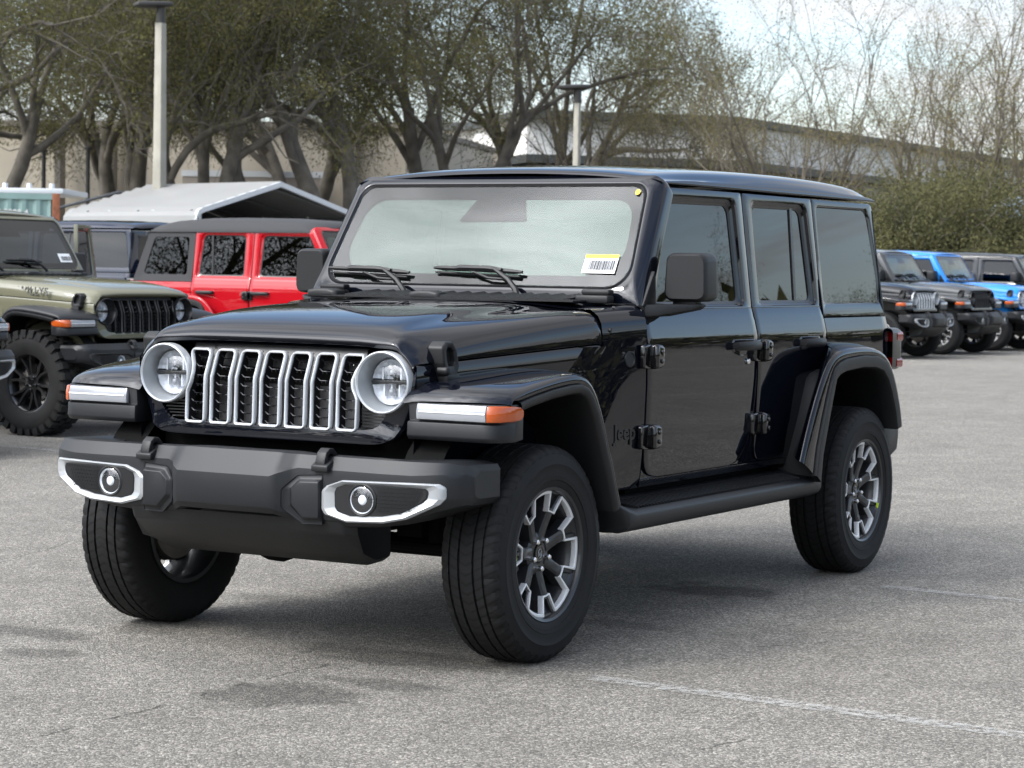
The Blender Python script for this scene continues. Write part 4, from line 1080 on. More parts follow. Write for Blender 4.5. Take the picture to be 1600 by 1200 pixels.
# raised lettering and round badge behind the front wheel
def flank(x, z): return YS(min(z, 1.12))-max(0, x+.974)*interp(z, [.55, .95, 1.2], [.05, .18, .215])-.002
sl = (flank(-.90, .772)-flank(-.78, .772))/.12; ax = Vector((-1, sl, 0)).normalized(); nn = Vector((sl, 1, 0)).normalized()
tm = text_mb('Jeep', .085, .002, .0012).xf(Matrix(((ax.x, 0, nn.x, -.84), (ax.y, 0, nn.y, flank(-.84, .772)+.001), (0, 1, 0, .772), (0, 0, 0, 1))))
part('lettering', 'jeeptxt', tm, M_SATIN, BODY)
part('round_badge', 'badge', mk_badge, M_BUMPER, BODY, loc=(-.870, flank(-.870, 1.05), 1.05), rotz=-.19)
part('body_bolt', 'bolt', mk_bolt, M_BLACK, BODY, loc=(-.76, .738, 1.16)); part('body_bolt', 'bolt', mk_bolt, M_BLACK, BODY, loc=(-.955, .764, 1.145))
# ------------------------------------------------------------------ ground
def asphalt_mat():
    m = bpy.data.materials.new('worn_asphalt'); m.use_nodes = True; nt = m.node_tree; N = nt.nodes; L = nt.links; b = N['Principled BSDF']
    tc = N.new('ShaderNodeTexCoord'); P = tc.outputs['Object']
    def mt(op, a, bb=0.0, c=0.0):
        x = N.new('ShaderNodeMath'); x.operation = op
        for i, v in enumerate((a, bb, c)):
            if isinstance(v, (int, float)): x.inputs[i].default_value = v
            else: L.new(v, x.inputs[i])
        return x.outputs[0]
    def noise(s, d=4, r=.55):
        n = N.new('ShaderNodeTexNoise'); n.inputs['Scale'].default_value = s; n.inputs['Detail'].default_value = d; n.inputs['Roughness'].default_value = r; L.new(P, n.inputs['Vector']); return n.outputs['Fac']
    def vor(s):
        v = N.new('ShaderNodeTexVoronoi'); v.inputs['Scale'].default_value = s; L.new(P, v.inputs['Vector'])
        sp = N.new('ShaderNodeSeparateColor'); L.new(v.outputs['Color'], sp.inputs[0]); return sp.outputs[0], v.outputs['Distance']
    v1, d1 = vor(140); v2, d2 = vor(290)
    st = mt('MULTIPLY_ADD', mt('POWER', v1, 2.2), .26, .105)                   # stones of different greys
    st = mt('ADD', st, mt('MULTIPLY', mt('SUBTRACT', v2, .5), .09))
    big = mt('MULTIPLY_ADD', noise(.35, 5), .6, .70); mid = mt('MULTIPLY_ADD', noise(3.0, 6, .6), .75, .62); spk = mt('MULTIPLY_ADD', noise(38, 3), .7, .65)
    val = mt('MULTIPLY', mt('MULTIPLY', mt('MULTIPLY', st, big), mid), spk)
    sx = N.new('ShaderNodeSeparateXYZ'); L.new(P, sx.inputs[0]); X, Y = sx.outputs[0], sx.outputs[1]
    wob = noise(4.0, 5, .65)
    dark = 1.0
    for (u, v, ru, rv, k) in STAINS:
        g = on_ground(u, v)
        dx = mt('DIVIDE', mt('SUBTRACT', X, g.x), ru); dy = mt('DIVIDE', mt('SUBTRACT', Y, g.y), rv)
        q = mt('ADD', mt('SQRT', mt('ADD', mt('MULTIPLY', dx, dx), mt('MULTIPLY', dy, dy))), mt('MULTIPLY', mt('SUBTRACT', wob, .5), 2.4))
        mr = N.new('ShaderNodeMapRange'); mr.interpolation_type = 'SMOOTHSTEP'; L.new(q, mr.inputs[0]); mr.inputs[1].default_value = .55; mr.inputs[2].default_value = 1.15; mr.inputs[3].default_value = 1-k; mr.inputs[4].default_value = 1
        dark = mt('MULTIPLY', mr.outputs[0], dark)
    for (u0, v0, u1, v1_, k) in CRACKS:
        a, c = on_ground(u0, v0), on_ground(u1, v1_); d = (c-a); ln = d.length; d /= ln
        ax = mt('SUBTRACT', X, a.x); ay = mt('SUBTRACT', Y, a.y)
        al = mt('ADD', mt('MULTIPLY', ax, d.x), mt('MULTIPLY', ay, d.y)); ac = mt('ADD', mt('MULTIPLY', ax, -d.y), mt('MULTIPLY', ay, d.x))
        ac = mt('ADD', ac, mt('MULTIPLY', mt('SUBTRACT', noise(2.2, 6, .7), .5), .18))
        on = mt('MULTIPLY', mt('LESS_THAN', mt('ABSOLUTE', ac), .006), mt('MULTIPLY', mt('GREATER_THAN', al, 0.0), mt('LESS_THAN', al, ln)))
        on = mt('MULTIPLY', on, mt('GREATER_THAN', noise(9, 3), .42))
        dark = mt('MULTIPLY', mt('SUBTRACT', 1.0, mt('MULTIPLY', on, k)), dark)
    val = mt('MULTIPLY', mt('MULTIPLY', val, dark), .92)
    cc = N.new('ShaderNodeCombineColor'); L.new(mt('MULTIPLY', val, 1.07), cc.inputs[0]); L.new(val, cc.inputs[1]); L.new(mt('MULTIPLY', val, .88), cc.inputs[2]); L.new(cc.outputs[0], b.inputs['Base Color'])
    b.inputs['Roughness'].default_value = .82; b.inputs['Specular IOR Level'].default_value = .35
    bp = N.new('ShaderNodeBump'); bp.inputs['Strength'].default_value = .8; bp.inputs['Distance'].default_value = .006
    L.new(mt('ADD', mt('MULTIPLY', d1, -1.0), mt('MULTIPLY', noise(60, 3), .6)), bp.inputs['Height']); L.new(bp.outputs[0], b.inputs['Normal'])
    return m
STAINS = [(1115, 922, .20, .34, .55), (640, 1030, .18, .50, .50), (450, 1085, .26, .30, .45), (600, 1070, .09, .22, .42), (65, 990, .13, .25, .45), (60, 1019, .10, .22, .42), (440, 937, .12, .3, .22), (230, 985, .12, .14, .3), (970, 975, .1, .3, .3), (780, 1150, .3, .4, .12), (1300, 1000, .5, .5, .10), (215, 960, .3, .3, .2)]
CRACKS = [(60, 1150, 520, 1035, .6), (1090, 1172, 1180, 1150, .6), (1180, 1010, 1600, 985, .35), (0, 880, 130, 840, .4)]
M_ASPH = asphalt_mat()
def sheet(name, quad, m, z=0.0, kind='structure'):
    me = bpy.data.meshes.new(name); me.from_pydata([(x, y, z) for x, y in quad], [], [tuple(range(len(quad)))]); me.materials.append(m)
    o = bpy.data.objects.new(name, me); COL.objects.link(o); o['kind'] = kind; return o
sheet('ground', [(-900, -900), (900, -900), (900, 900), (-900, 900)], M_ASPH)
def worn_paint():
    m = bpy.data.materials.new('worn_line_paint'); m.use_nodes = True; nt = m.node_tree; N = nt.nodes; L = nt.links; b = N['Principled BSDF']
    b.inputs['Base Color'].default_value = (.48, .48, .46, 1); b.inputs['Roughness'].default_value = .75
    tc = N.new('ShaderNodeTexCoord'); n = N.new('ShaderNodeTexNoise'); n.inputs['Scale'].default_value = 26; n.inputs['Detail'].default_value = 6; n.inputs['Roughness'].default_value = .75; L.new(tc.outputs['Object'], n.inputs['Vector'])
    mr = N.new('ShaderNodeMapRange'); mr.inputs[1].default_value = .43; mr.inputs[2].default_value = .58; mr.inputs[3].default_value = 0.0; mr.inputs[4].default_value = .5; L.new(n.outputs['Fac'], mr.inputs[0]); L.new(mr.outputs[0], b.inputs['Alpha'])
    return m
M_LINE = worn_paint()
def line(p, q, w=.10):
    d = Vector((q[0]-p[0], q[1]-p[1])).normalized(); n = Vector((-d.y, d.x))*w/2
    rnd = random.Random(int(p[0]*100)); L1 = []; L2 = []; k = 40
    for i in range(k+1):
        x = p[0]+(q[0]-p[0])*i/k; y = p[1]+(q[1]-p[1])*i/k; a = 1+rnd.uniform(-.15, .1); c = 1+rnd.uniform(-.15, .1)
        L1.append((x+n.x*a, y+n.y*a)); L2.append((x-n.x*c, y-n.y*c))
    return sheet('painted_line', L1+L2[::-1], M_LINE, .004)
line((.183, 1.17), (.50, 5.6)); line((-2.60, 1.17), (-2.18, 5.6), .09); line((-5.80, -6.25), (-6.45, -11.5))
for xx in (-8.9, -11.6, -28.1, -30.9, -33.7, -36.5): line((xx, -6.4), (xx-.45, -11.5))
M_LAWN = mat('dry_lawn', (.075, .08, .035), .95, var=(1.5, .35), bump=(30, .6, .03))
sheet('lawn', [(-130, -75), (-62, -62), (-45, -48), (-30, -36), (40, -70), (40, -160), (-200, -160), (-200, -60), (-150, 20), (-110, 20)], M_LAWN, .004)

# ------------------------------------------------------------------ the other parked cars
P_DARK = paint('black', (.006, .006, .007)); P_GREY = paint('granite_grey', (.055, .058, .060)); P_BLUE = paint('bright_blue', (.02, .22, .66)); P_GRAPH = paint('dark_grey', (.028, .030, .033))
P_TAN = paint('olive_tan', (.155, .15, .10)); P_REDP = paint('signal_red', (.36, .006, .012)); P_NAVY = paint('navy_blue', (.004, .009, .026))
WSDARK = glass('dark_windscreen', (.16, .19, .20))
GR = 'off-road cars parked in the row along the lot'
def put(x, y, yaw=88.0): return dict(loc=(x, y, 0), yaw=R(yaw), group=GR)
OPEN = -57
c2 = make_car('off_road_car', 'olive tan off-road car with knobbly tyres, stencilled bonnet letters and an open door', P_TAN, chrome=False, alloy=False, steps=False, flarem=M_BUMPER, sticker='white', wsm=WSDARK, dark=True, **put(-7.70, -7.57, 88.3))
tm = text_mb('WILLYS', .088, .003, .001, 1.15)
part('lettering', 'willystxt', tm.xf(Matrix(((-1, 0, 0, -.42), (0, 0, -1, -.712), (0, 1, 0, 1.165), (0, 0, 0, 1)))) if False else tm.xf(Matrix.Translation((-.20, -(hw(-.20)+.004), 1.140)) @ Matrix.Rotation(R(1.5), 4, 'Y') @ Matrix.Rotation(R(90), 4, 'X')), M_GREYTXT, c2[3])
for o in c2[0].children:                                              # its far front door stands open
    if o.type == 'MESH' and o.data == MESHES.get('door10'):
        hg = Vector((-.985, .79, 0)); o.matrix_local = Matrix.Translation(hg) @ Matrix.Rotation(R(OPEN), 4, 'Z') @ Matrix.Translation(-hg); tag(o, 'olive tan door swung open on the far side')
make_car('off_road_car', 'bright red off-road car with a black canvas soft top', P_REDP, top='soft', chrome=False, sticker=None, **put(-12.98, -7.45, 89.2))
make_car('off_road_car', 'black off-road car cut off at the left edge beside the knobbly tyre', P_DARK, sticker=None, steps=True, **put(-4.75, -7.24))
make_car('off_road_car', 'black off-road car with seven bright chrome grille bars and chrome fog lamp frame', P_DARK, sticker=None, **put(-29.5, -8.80))
make_car('off_road_car', 'granite grey off-road car with plain dark grille between the black and the bright blue ones', P_GREY, chrome=False, sticker=None, **put(-32.3, -8.77))
make_car('off_road_car', 'bright blue off-road car with blue hard top', P_BLUE, sticker=None, **put(-35.1, -8.80))
make_car('off_road_car', 'dark grey off-road car beyond the bright blue one', P_GRAPH, sticker=None, **put(-37.9, -8.1))
nv = at_depth(205, 347, 30)
nv = make_car('off_road_car', 'navy blue off-road car seen from behind between the tan and the red ones', P_NAVY, sticker=None, spare=True, **put(nv.x-.626, nv.y-3.68, -88.0))[0]; nv.scale = (1.045, 1.045, 1.045)

# ------------------------------------------------------------------ light poles
M_CONC = mat('pole_concrete', (.30, .285, .24), .8, var=(2, .12)); M_DARKM = mat('dark_bronze_metal', (.03, .028, .026), .5)
def light_pole(u, d, vtop, w, label, lean):
    b = at_depth(u, 300, d); b.z = 0; h = at_depth(u, vtop, d).z
    t = thing('light_pole', label, 'lamp post', b, 0, 'lamp posts of the car park')
    part('pole', 'pole%d' % u, MB().prism([(-w/2, -w/2), (w/2, -w/2), (w/2, w/2), (-w/2, w/2)], 2, 0, h-.5, [(-w*.36+lean, -w*.36), (w*.36+lean, -w*.36), (w*.36+lean, w*.36), (-w*.36+lean, w*.36)]), M_CONC, t, bevel=.02)
    a = math.atan2(CAM_P[1]-b.y, CAM_P[0]-b.x)
    part('tenon', 'ten%d' % u, MB().tube([(lean, 0, h-.5), (lean, 0, h-.08)], .12, 10), M_DARKM, t)
    k = .50
    part('lamp_head', 'lh%d' % u, MB().loops([[(-.26*s, -k*s, z), (.26*s, -k*s, z), (.26*s, k*s, z), (-.26*s, k*s, z)] for z, s in ((h-.10, .55), (h-.04, 1.0), (h+.04, .96), (h+.06, .7))], cap0=True, cap1=True).xf(Matrix.Translation((lean, 0, 0)) @ Matrix.Rotation(a+R(18), 4, 'Z') @ Matrix.Translation((0, .22, 0)) @ Matrix.Rotation(R(3), 4, 'X')), M_DARKM, t, bevel=.02)
light_pole(249, 62, 8, .31, 'tall square concrete lamp post with flat dark head behind the white carport roof', 0.0)
light_pole(900, 72, 136, .235, 'square concrete lamp post standing behind the roof of the large black car', 0.0)

# ------------------------------------------------------------------ carport, container, sheds
Wt = Vector((_r2.x, _r2.y, 0)).normalized(); Ft = Vector((_fw.x, _fw.y, 0)).normalized()
def carport():
    d0 = 57.; L0 = at_depth(310, 325, d0); ze = L0.z-.03
    g = (Wt*.72+Ft*.69).normalized(); rd = (-Wt*.69+Ft*.72).normalized(); Wd = 5.1; Ln = 5.9; zr = ze+.74
    t = thing('carport', 'white ribbed metal carport with open gable end behind the red car', 'carport', (L0.x, L0.y, 0))
    def p(a, b, z): v = g*a+rd*b; return (v.x, v.y, z)
    prof = [(-.12, ze-.44), (-.09, ze-.20), (-.02, ze-.05), (.14, ze+.03)]
    prof = prof+[(Wd/2, zr)]+[(Wd-a, z) for a, z in reversed(prof)]
    def dens(pr):
        out = []
        for i in range(len(pr)-1):
            n = 14 if abs(pr[i+1][0]-pr[i][0]) > 1 else 1
            for k in range(n): f = k/n; out.append((pr[i][0]*(1-f)+pr[i+1][0]*f, pr[i][1]*(1-f)+pr[i+1][1]*f))
        return out+[pr[-1]]
    pr = dens(prof); rows = []
    nrm = []
    rib = []
    for i, (a, z) in enumerate(pr):                                      # ribs run along the ridge, one per step
        h = .045 if i % 2 else 0.0; rib.append((a, z+h))
    stp = MB().grid([[p(a, b, z) for a, z in rib] for b in (0, Ln*.5, Ln)]); stp.grid([[p(a, b, z-.05) for a, z in pr] for b in (0, Ln)])
    part('roof', 'cproof', stp, mat('white_sheet_metal', (.23, .23, .225), .4, var=(.6, .06)), t, ang=10)
    P2 = prof
    part('gable_trim', 'cptrim', MB().loops([[p(a, -.05, z+.03), p(a, .06, z+.03), p(a, .06, z-.10), p(a, -.05, z-.10)] for a, z in P2], cap0=True, cap1=True), mat('white_trim', (.55, .57, .59), .4), t)
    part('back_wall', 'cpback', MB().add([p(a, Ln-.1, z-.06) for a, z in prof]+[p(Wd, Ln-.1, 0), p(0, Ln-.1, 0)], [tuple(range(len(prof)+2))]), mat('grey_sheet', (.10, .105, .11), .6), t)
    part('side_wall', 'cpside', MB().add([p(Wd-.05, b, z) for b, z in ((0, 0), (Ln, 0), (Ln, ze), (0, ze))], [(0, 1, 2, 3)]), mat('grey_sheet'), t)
    sw = []
    for k in range(14): sw += [(ze-.30-k*.16, 0.0), (ze-.42-k*.16, 0.0), (ze-.44-k*.16, .03), (ze-.46-k*.16, .03)]
    part('front_side_wall', 'cpfs', MB().grid([[p(-.02+dd, b, z) for b in (.02, Ln*.5, Ln)] for z, dd in sw if z > 0]), mat('white_sheet_metal'), t, ang=10)
    for b in (0.05, Ln/3, 2*Ln/3, Ln-.15):
        for a in (.06, Wd-.06): part('post', 'cpp%.1f%.1f' % (a, b), MB().prism([(p(a-.04, b-.04, 0)[0], p(a-.04, b-.04, 0)[1]), (p(a+.04, b-.04, 0)[0], p(a+.04, b-.04, 0)[1]), (p(a+.04, b+.04, 0)[0], p(a+.04, b+.04, 0)[1]), (p(a-.04, b+.04, 0)[0], p(a-.04, b+.04, 0)[1])], 2, 0, ze), mat('white_trim'), t)
    for k in range(4):
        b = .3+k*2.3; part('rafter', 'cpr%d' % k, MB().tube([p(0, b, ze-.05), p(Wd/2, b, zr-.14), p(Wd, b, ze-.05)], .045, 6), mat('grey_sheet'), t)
    # pale trailer standing inside
    q = g*2.5+rd*4.2
    tr = thing('box_trailer', 'pale grey box trailer standing under the white carport', 'trailer', (L0.x+q.x, L0.y+q.y, 0), math.atan2(g.y, g.x))
    part('body', 'trbody', MB().box(-.9, .9, -1.2, 1.2, .45, 2.35), mat('pale_grey_panel', (.42, .43, .44), .5), tr, bevel=.03)
    part('door', 'trdoor', MB().box(-.55, .40, -1.215, -1.203, .6, 2.2), mat('dark_panel', (.05, .05, .055), .5), tr); part('vent', 'trvent', MB().box(-.75, .75, -1.22, -1.203, 2.26, 2.32), mat('dark_panel'), tr)
    for x in (-.8, .8): part('wheel', 'trw', MB().lathe([(.0001, -.09), (.26, -.09), (.32, -.06), (.32, .06), (.26, .09), (.0001, .09)], 20, 0), M_TYRE, tr, loc=(x, .2, .32))
carport()
def container():
    e = at_depth(92, 303, 46); ht = e.z
    lx = (-Wt*.965-Ft*.26).normalized(); ly = Vector((-lx.y, lx.x, 0)); ly = ly if ly.dot(Ft) > 0 else -ly
    t = thing('shipping_container', 'faded green ribbed shipping container with rusty corner post and white lettering', 'container', (e.x, e.y, 0))
    M_CT = mat('faded_green_paint', (.20, .30, .28), .55, var=(1.2, .16)); M_RUST = mat('rust', (.24, .085, .04), .85, var=(6, .4))
    def p(a, b, z): v = lx*a+ly*b; return (v.x, v.y, z)
    rows = []; x = .16; k = 0; Ln = 6.0
    while x < Ln-.16:
        for dx, dep in ((0, 0), (.07, .036), (.14, .036), (.21, 0)): rows.append((x+dx, dep))
        x += .28
    part('side_wall', 'ctside', MB().grid([[p(a, d, z) for z in (.16, 1.2, ht-.12)] for a, d in rows]), M_CT, t, ang=20)
    b = MB(); bx_ = [(0, 0), (Ln, 0), (Ln, 2.4), (0, 2.4)]
    b.prism([p(a, y+.05, 0)[:2] for a, y in bx_], 2, .1, ht-.05); part('box', 'ctbox', b, M_CT, t)
    for z0, z1, nm in ((ht-.12, ht, 'top_rail'), (.02, .16, 'bottom_rail')):
        part(nm, 'ct'+nm, MB().prism([p(a, y, 0)[:2] for a, y in ((.1, -.012), (Ln-.1, -.012), (Ln-.1, .06), (.1, .06))], 2, z0, z1), M_CT, t)
    part('corner_post', 'ctpost', MB().prism([p(a, y, 0)[:2] for a, y in ((-.02, -.02), (.13, -.02), (.13, .12), (-.02, .12))], 2, 0, ht+.006), M_RUST, t, bevel=.01)
    part('corner_post', 'ctpost2', MB().prism([p(a, y, 0)[:2] for a, y in ((Ln-.13, -.02), (Ln+.02, -.02), (Ln+.02, .12), (Ln-.13, .12))], 2, 0, ht+.006), M_RUST, t, bevel=.01)
    M_WT = mat('white_stencil', (.60, .62, .60), .6)
    for txt, a, z in (('CLU 8998 4', 1.02, ht-.36-.02), ('4751', 1.18, ht-.53)):
        o = p(a, -.014, z); ax = -lx; zz = Vector((0, 0, 1)); n = ax.cross(zz)
        part('lettering', 'ct'+txt, text_mb(txt, .15, .002, .004, 1.15).xf(Matrix(((ax.x, 0, n.x, o[0]), (ax.y, 0, n.y, o[1]), (0, 1, 0, o[2]), (0, 0, 0, 1)))), M_WT, t)
    # white flat roof with stub posts beyond it
    s = at_depth(46, 300, 52)
    r = thing('flat_roof_shelter', 'low white flat roof just behind the green container', 'shelter', (s.x, s.y, 0))
    zt = at_depth(46, 296, 52).z
    def q(a, b2, z): v = Wt*a+Ft*b2; return (v.x, v.y, z)
    part('roof', 'frroof', MB().prism([q(a, b2, 0)[:2] for a, b2 in ((-2.5, -1), (.95, -1), (.95, 2), (-2.5, 2))], 2, zt-.12, zt), mat('white_trim'), r, bevel=.02)
    for a in (-2.3, .75): part('post', 'frp%.1f' % a, MB().prism([q(a+i, -.8+j, 0)[:2] for i, j in ((-.05, -.05), (.05, -.05), (.05, .05), (-.05, .05))], 2, 0, zt-.12), mat('white_trim'), r)
    for u, lb in ((8, 'white stub post, leftmost of three on the flat roof'), (46, 'white stub post, middle of three on the flat roof'), (81, 'white stub post nearest the rusty container corner')):
        c = at_depth(u, 296, 51.9); o = part('stub_post', 'stub', MB().box(-.045, .045, -.045, .045, 0, .13), mat('white_trim'), None, loc=(c.x, c.y, zt+.001), bevel=.008); tag(o, lb, 'post', 'white stub posts on the flat roof')
container()

# ------------------------------------------------------------------ buildings
M_BEIGE = mat('beige_wall', (.56, .50, .41), .9, var=(.12, .10), bump=(6, .2, .02)); M_TAUPE = mat('taupe_wall', (.27, .24, .21), .9, var=(.2, .12)); M_DKFASC = mat('dark_fascia', (.05, .055, .055), .6); M_PALE = mat('pale_wall', (.76, .74, .70), .85, var=(.1, .08))
M_DOCK = mat('dock_interior', (.03, .03, .03), .9); M_BRN = mat('brown_wall', (.26, .23, .19), .9, var=(.3, .15))
def wall_box(name, par, u0, d0, u1, d1, z0, z1, dep, m, key, bev=0.0):
    a = at_depth(u0, 400, d0); b = at_depth(u1, 400, d1); o = par.location
    dirn = Vector((b.x-a.x, b.y-a.y, 0)).normalized(); n = Vector((-dirn.y, dirn.x, 0)); n = n if n.dot(Ft) > 0 else -n
    q = [(a.x-o.x, a.y-o.y), (b.x-o.x, b.y-o.y), (b.x-o.x+n.x*dep, b.y-o.y+n.y*dep), (a.x-o.x+n.x*dep, a.y-o.y+n.y*dep)]
    return part(name, key, MB().prism(q, 2, z0, z1), m, par, bevel=bev)
def warehouse():
    c = at_depth(300, 400, 97); t = thing('warehouse', 'long beige warehouse with a white-edged loading canopy behind the oaks', 'building', (c.x, c.y, 0))
    wall_box('wall', t, -520, 104, 632, 98, 0, 7.2, 25, M_BEIGE, 'whw'); wall_box('parapet', t, -525, 103.7, 634, 97.7, 7.2, 7.45, 25.6, M_TAUPE, 'whp')
    wall_box('wall', t, 634, 99.5, 1010, 103, 0, 5.3, 25, M_BRN, 'whw2'); wall_box('parapet', t, 634, 99.2, 1012, 102.7, 5.3, 5.5, 25.5, M_DKFASC, 'whp2')
    wall_box('canopy', t, 282, 95.6, 505, 95.2, 4.95, 5.2, 2.6, mat('white_trim'), 'whc'); wall_box('canopy_fascia', t, 284, 95.65, 503, 95.25, 4.55, 4.95, 2.4, M_TAUPE, 'whcf')
    wall_box('dock_opening', t, 300, 98.2, 500, 98.0, .2, 4.5, .5, M_DOCK, 'whd')
    for u in (84, 166, 545): wall_box('pilaster', t, u, 100.6-(u+520)/1152*3-.0, u+9, 100.6-(u+520)/1152*3, 0, 7.2, 1.2, M_TAUPE, 'whpi%d' % u)
    for u, v in ((68, 236), (137, 232)):
        b = at_depth(u, 300, 76); o = part('thin_pole', 'tp%d' % u, MB().tube([(0, 0, 0), (0, 0, at_depth(u, v, 76).z)], .07, 8).lathe([(.0001, at_depth(u, v, 76).z+.12), (.13, at_depth(u, v, 76).z+.02), (.13, at_depth(u, v, 76).z-.05), (.0001, at_depth(u, v, 76).z-.05)], 10, 2), M_DARKM, None, loc=(b.x, b.y, 0))
        tag(o, 'thin dark post, %s of two in front of the beige warehouse' % ('left' if u < 100 else 'right'), 'post', 'thin dark posts by the warehouse')
    b = at_depth(640, 262, 95.5); L = thing('wall_lamp', 'small round lamp on a thin conduit by the beige wall edge', 'lamp', (b.x, b.y, 0))
    part('conduit', 'wlc', MB().tube([(0, 0, 0), (0, 0, b.z+.9)], .05, 6), M_CONC, L); part('lamp_globe', 'wlg', MB().lathe([(.0001, .2), (.14, .14), (.2, 0), (.14, -.14), (.0001, -.2)], 14, 2, (.3, .3, b.z)), M_DARKM, L); part('bracket', 'wlb', MB().tube([(0, 0, b.z), (.3, .3, b.z-.25)], .04, 6).box(.15, .45, .15, .45, b.z-.42, b.z-.22), mat('white_trim'), L)
warehouse()
def hall():
    c = at_depth(1150, 400, 122); t = thing('hall_building', 'pale flat-roofed hall with a dark roof edge behind the bare trees', 'building', (c.x, c.y, 0))
    wall_box('wall', t, 820, 118, 1150, 121, 0, 9.0, 30, M_PALE, 'hw1'); wall_box('wall', t, 1150, 121, 1640, 168, 0, 9.0, 30, M_PALE, 'hw2')
    wall_box('roof_edge', t, 815, 117, 1151, 120, 9.0, 9.40, 31, M_DKFASC, 'hr1'); wall_box('roof_edge', t, 1150, 120.02, 1650, 167, 9.002, 9.402, 31, M_DKFASC, 'hr2')
    wall_box('lower_roof', t, 820, 113, 1150, 116, 6.55, 6.95, 5, M_DKFASC, 'hl1'); wall_box('lower_roof', t, 1150, 116.1, 1640, 162, 6.552, 6.952, 5, M_DKFASC, 'hl2')
    wall_box('lower_wall', t, 822, 114.2, 1150, 117.2, 0, 6.5, 3, M_TAUPE, 'hlw1'); wall_box('lower_wall', t, 1150, 117.3, 1640, 163.2, 0, 6.5, 3, M_TAUPE, 'hlw2')
hall()
def pavilion():
    c = at_depth(1612, 380, 62); t = thing('pavilion', 'small dark pavilion with a blue-grey sloping roof at the right edge', 'pavilion', (c.x, c.y, 0), math.atan2(Wt.y, Wt.x))
    zt = at_depth(1580, 308, 62).z; ze = zt-.62
    part('roof', 'pvroof', MB().loops([[(-1.3, -1.6, ze), (3, -1.6, ze), (3, 2, ze), (-1.3, 2, ze)], [(-1.3, -1.6, ze+.08), (3, -1.6, ze+.08), (3, 2, ze+.08), (-1.3, 2, ze+.08)], [(-.5, -.2, zt), (2.4, -.2, zt), (2.4, .6, zt), (-.5, .6, zt)]], cap0=True, cap1=True), mat('blue_grey_sheet', (.13, .17, .21), .45), t)
    for x in (-1.0, .2, 1.4): part('post', 'pvp', MB().box(-.06, .06, -.06, .06, 0, ze), M_DARKM, t, loc=(x, -1.3, 0))
    part('wall', 'pvwall', MB().box(-.9, 2.8, 1.2, 1.4, 0, ze-.01), M_TAUPE, t)
    for x in (-.5, .7): part('window', 'pvwin', MB().box(-.35, .35, 1.17, 1.198, 1.0, 2.0), M_GLOSSB, t, loc=(x, 0, 0))
pavilion()
# ------------------------------------------------------------------ trees
def leaf_mat(name, col, trans):
    m = bpy.data.materials.new(name); m.use_nodes = True; nt = m.node_tree; N = nt.nodes; L = nt.links
    for n in list(N): N.remove(n)
    out = N.new('ShaderNodeOutputMaterial'); d = N.new('ShaderNodeBsdfDiffuse'); t = N.new('ShaderNodeBsdfTranslucent'); mx = N.new('ShaderNodeMixShader'); mx.inputs[0].default_value = trans
    tc = N.new('ShaderNodeTexCoord'); no = N.new('ShaderNodeTexNoise'); no.inputs['Scale'].default_value = .55; no.inputs['Detail'].default_value = 4; L.new(tc.outputs['Object'], no.inputs['Vector'])
    n2 = N.new('ShaderNodeTexNoise'); n2.inputs['Scale'].default_value = 7; L.new(tc.outputs['Object'], n2.inputs['Vector'])
    ad = N.new('ShaderNodeMath'); ad.operation = 'ADD'; L.new(no.outputs['Fac'], ad.inputs[0]); L.new(n2.outputs['Fac'], ad.inputs[1])
    cr = N.new('ShaderNodeMapRange'); cr.inputs[1].default_value = .7; cr.inputs[2].default_value = 1.3; L.new(ad.outputs[0], cr.inputs[0])
    mc = N.new('ShaderNodeMix'); mc.data_type = 'RGBA'; mc.inputs['A'].default_value = (col[0]*.55, col[1]*.58, col[2]*.6, 1); mc.inputs['B'].default_value = (col[0]*1.5, col[1]*1.42, col[2]*1.2, 1); L.new(cr.outputs[0], mc.inputs['Factor'])
    L.new(mc.outputs['Result'], d.inputs[0]); L.new(mc.outputs['Result'], t.inputs[0]); L.new(d.outputs[0], mx.inputs[1]); L.new(t.outputs[0], mx.inputs[2]); L.new(mx.outputs[0], out.inputs[0])
    return m
M_OAK = leaf_mat('oak_leaves', (.115, .113, .056), .32); M_YOUNG = leaf_mat('young_leaves', (.20, .18, .10), .35); M_SHRUB = leaf_mat('shrub_leaves', (.10, .10, .055), .25)
M_BARK = mat('oak_bark', (.105, .093, .077), .95, var=(3, .35), bump=(14, .8, .03)); M_TWIG = mat('pale_bark', (.125, .108, .085), .95, var=(3, .3))

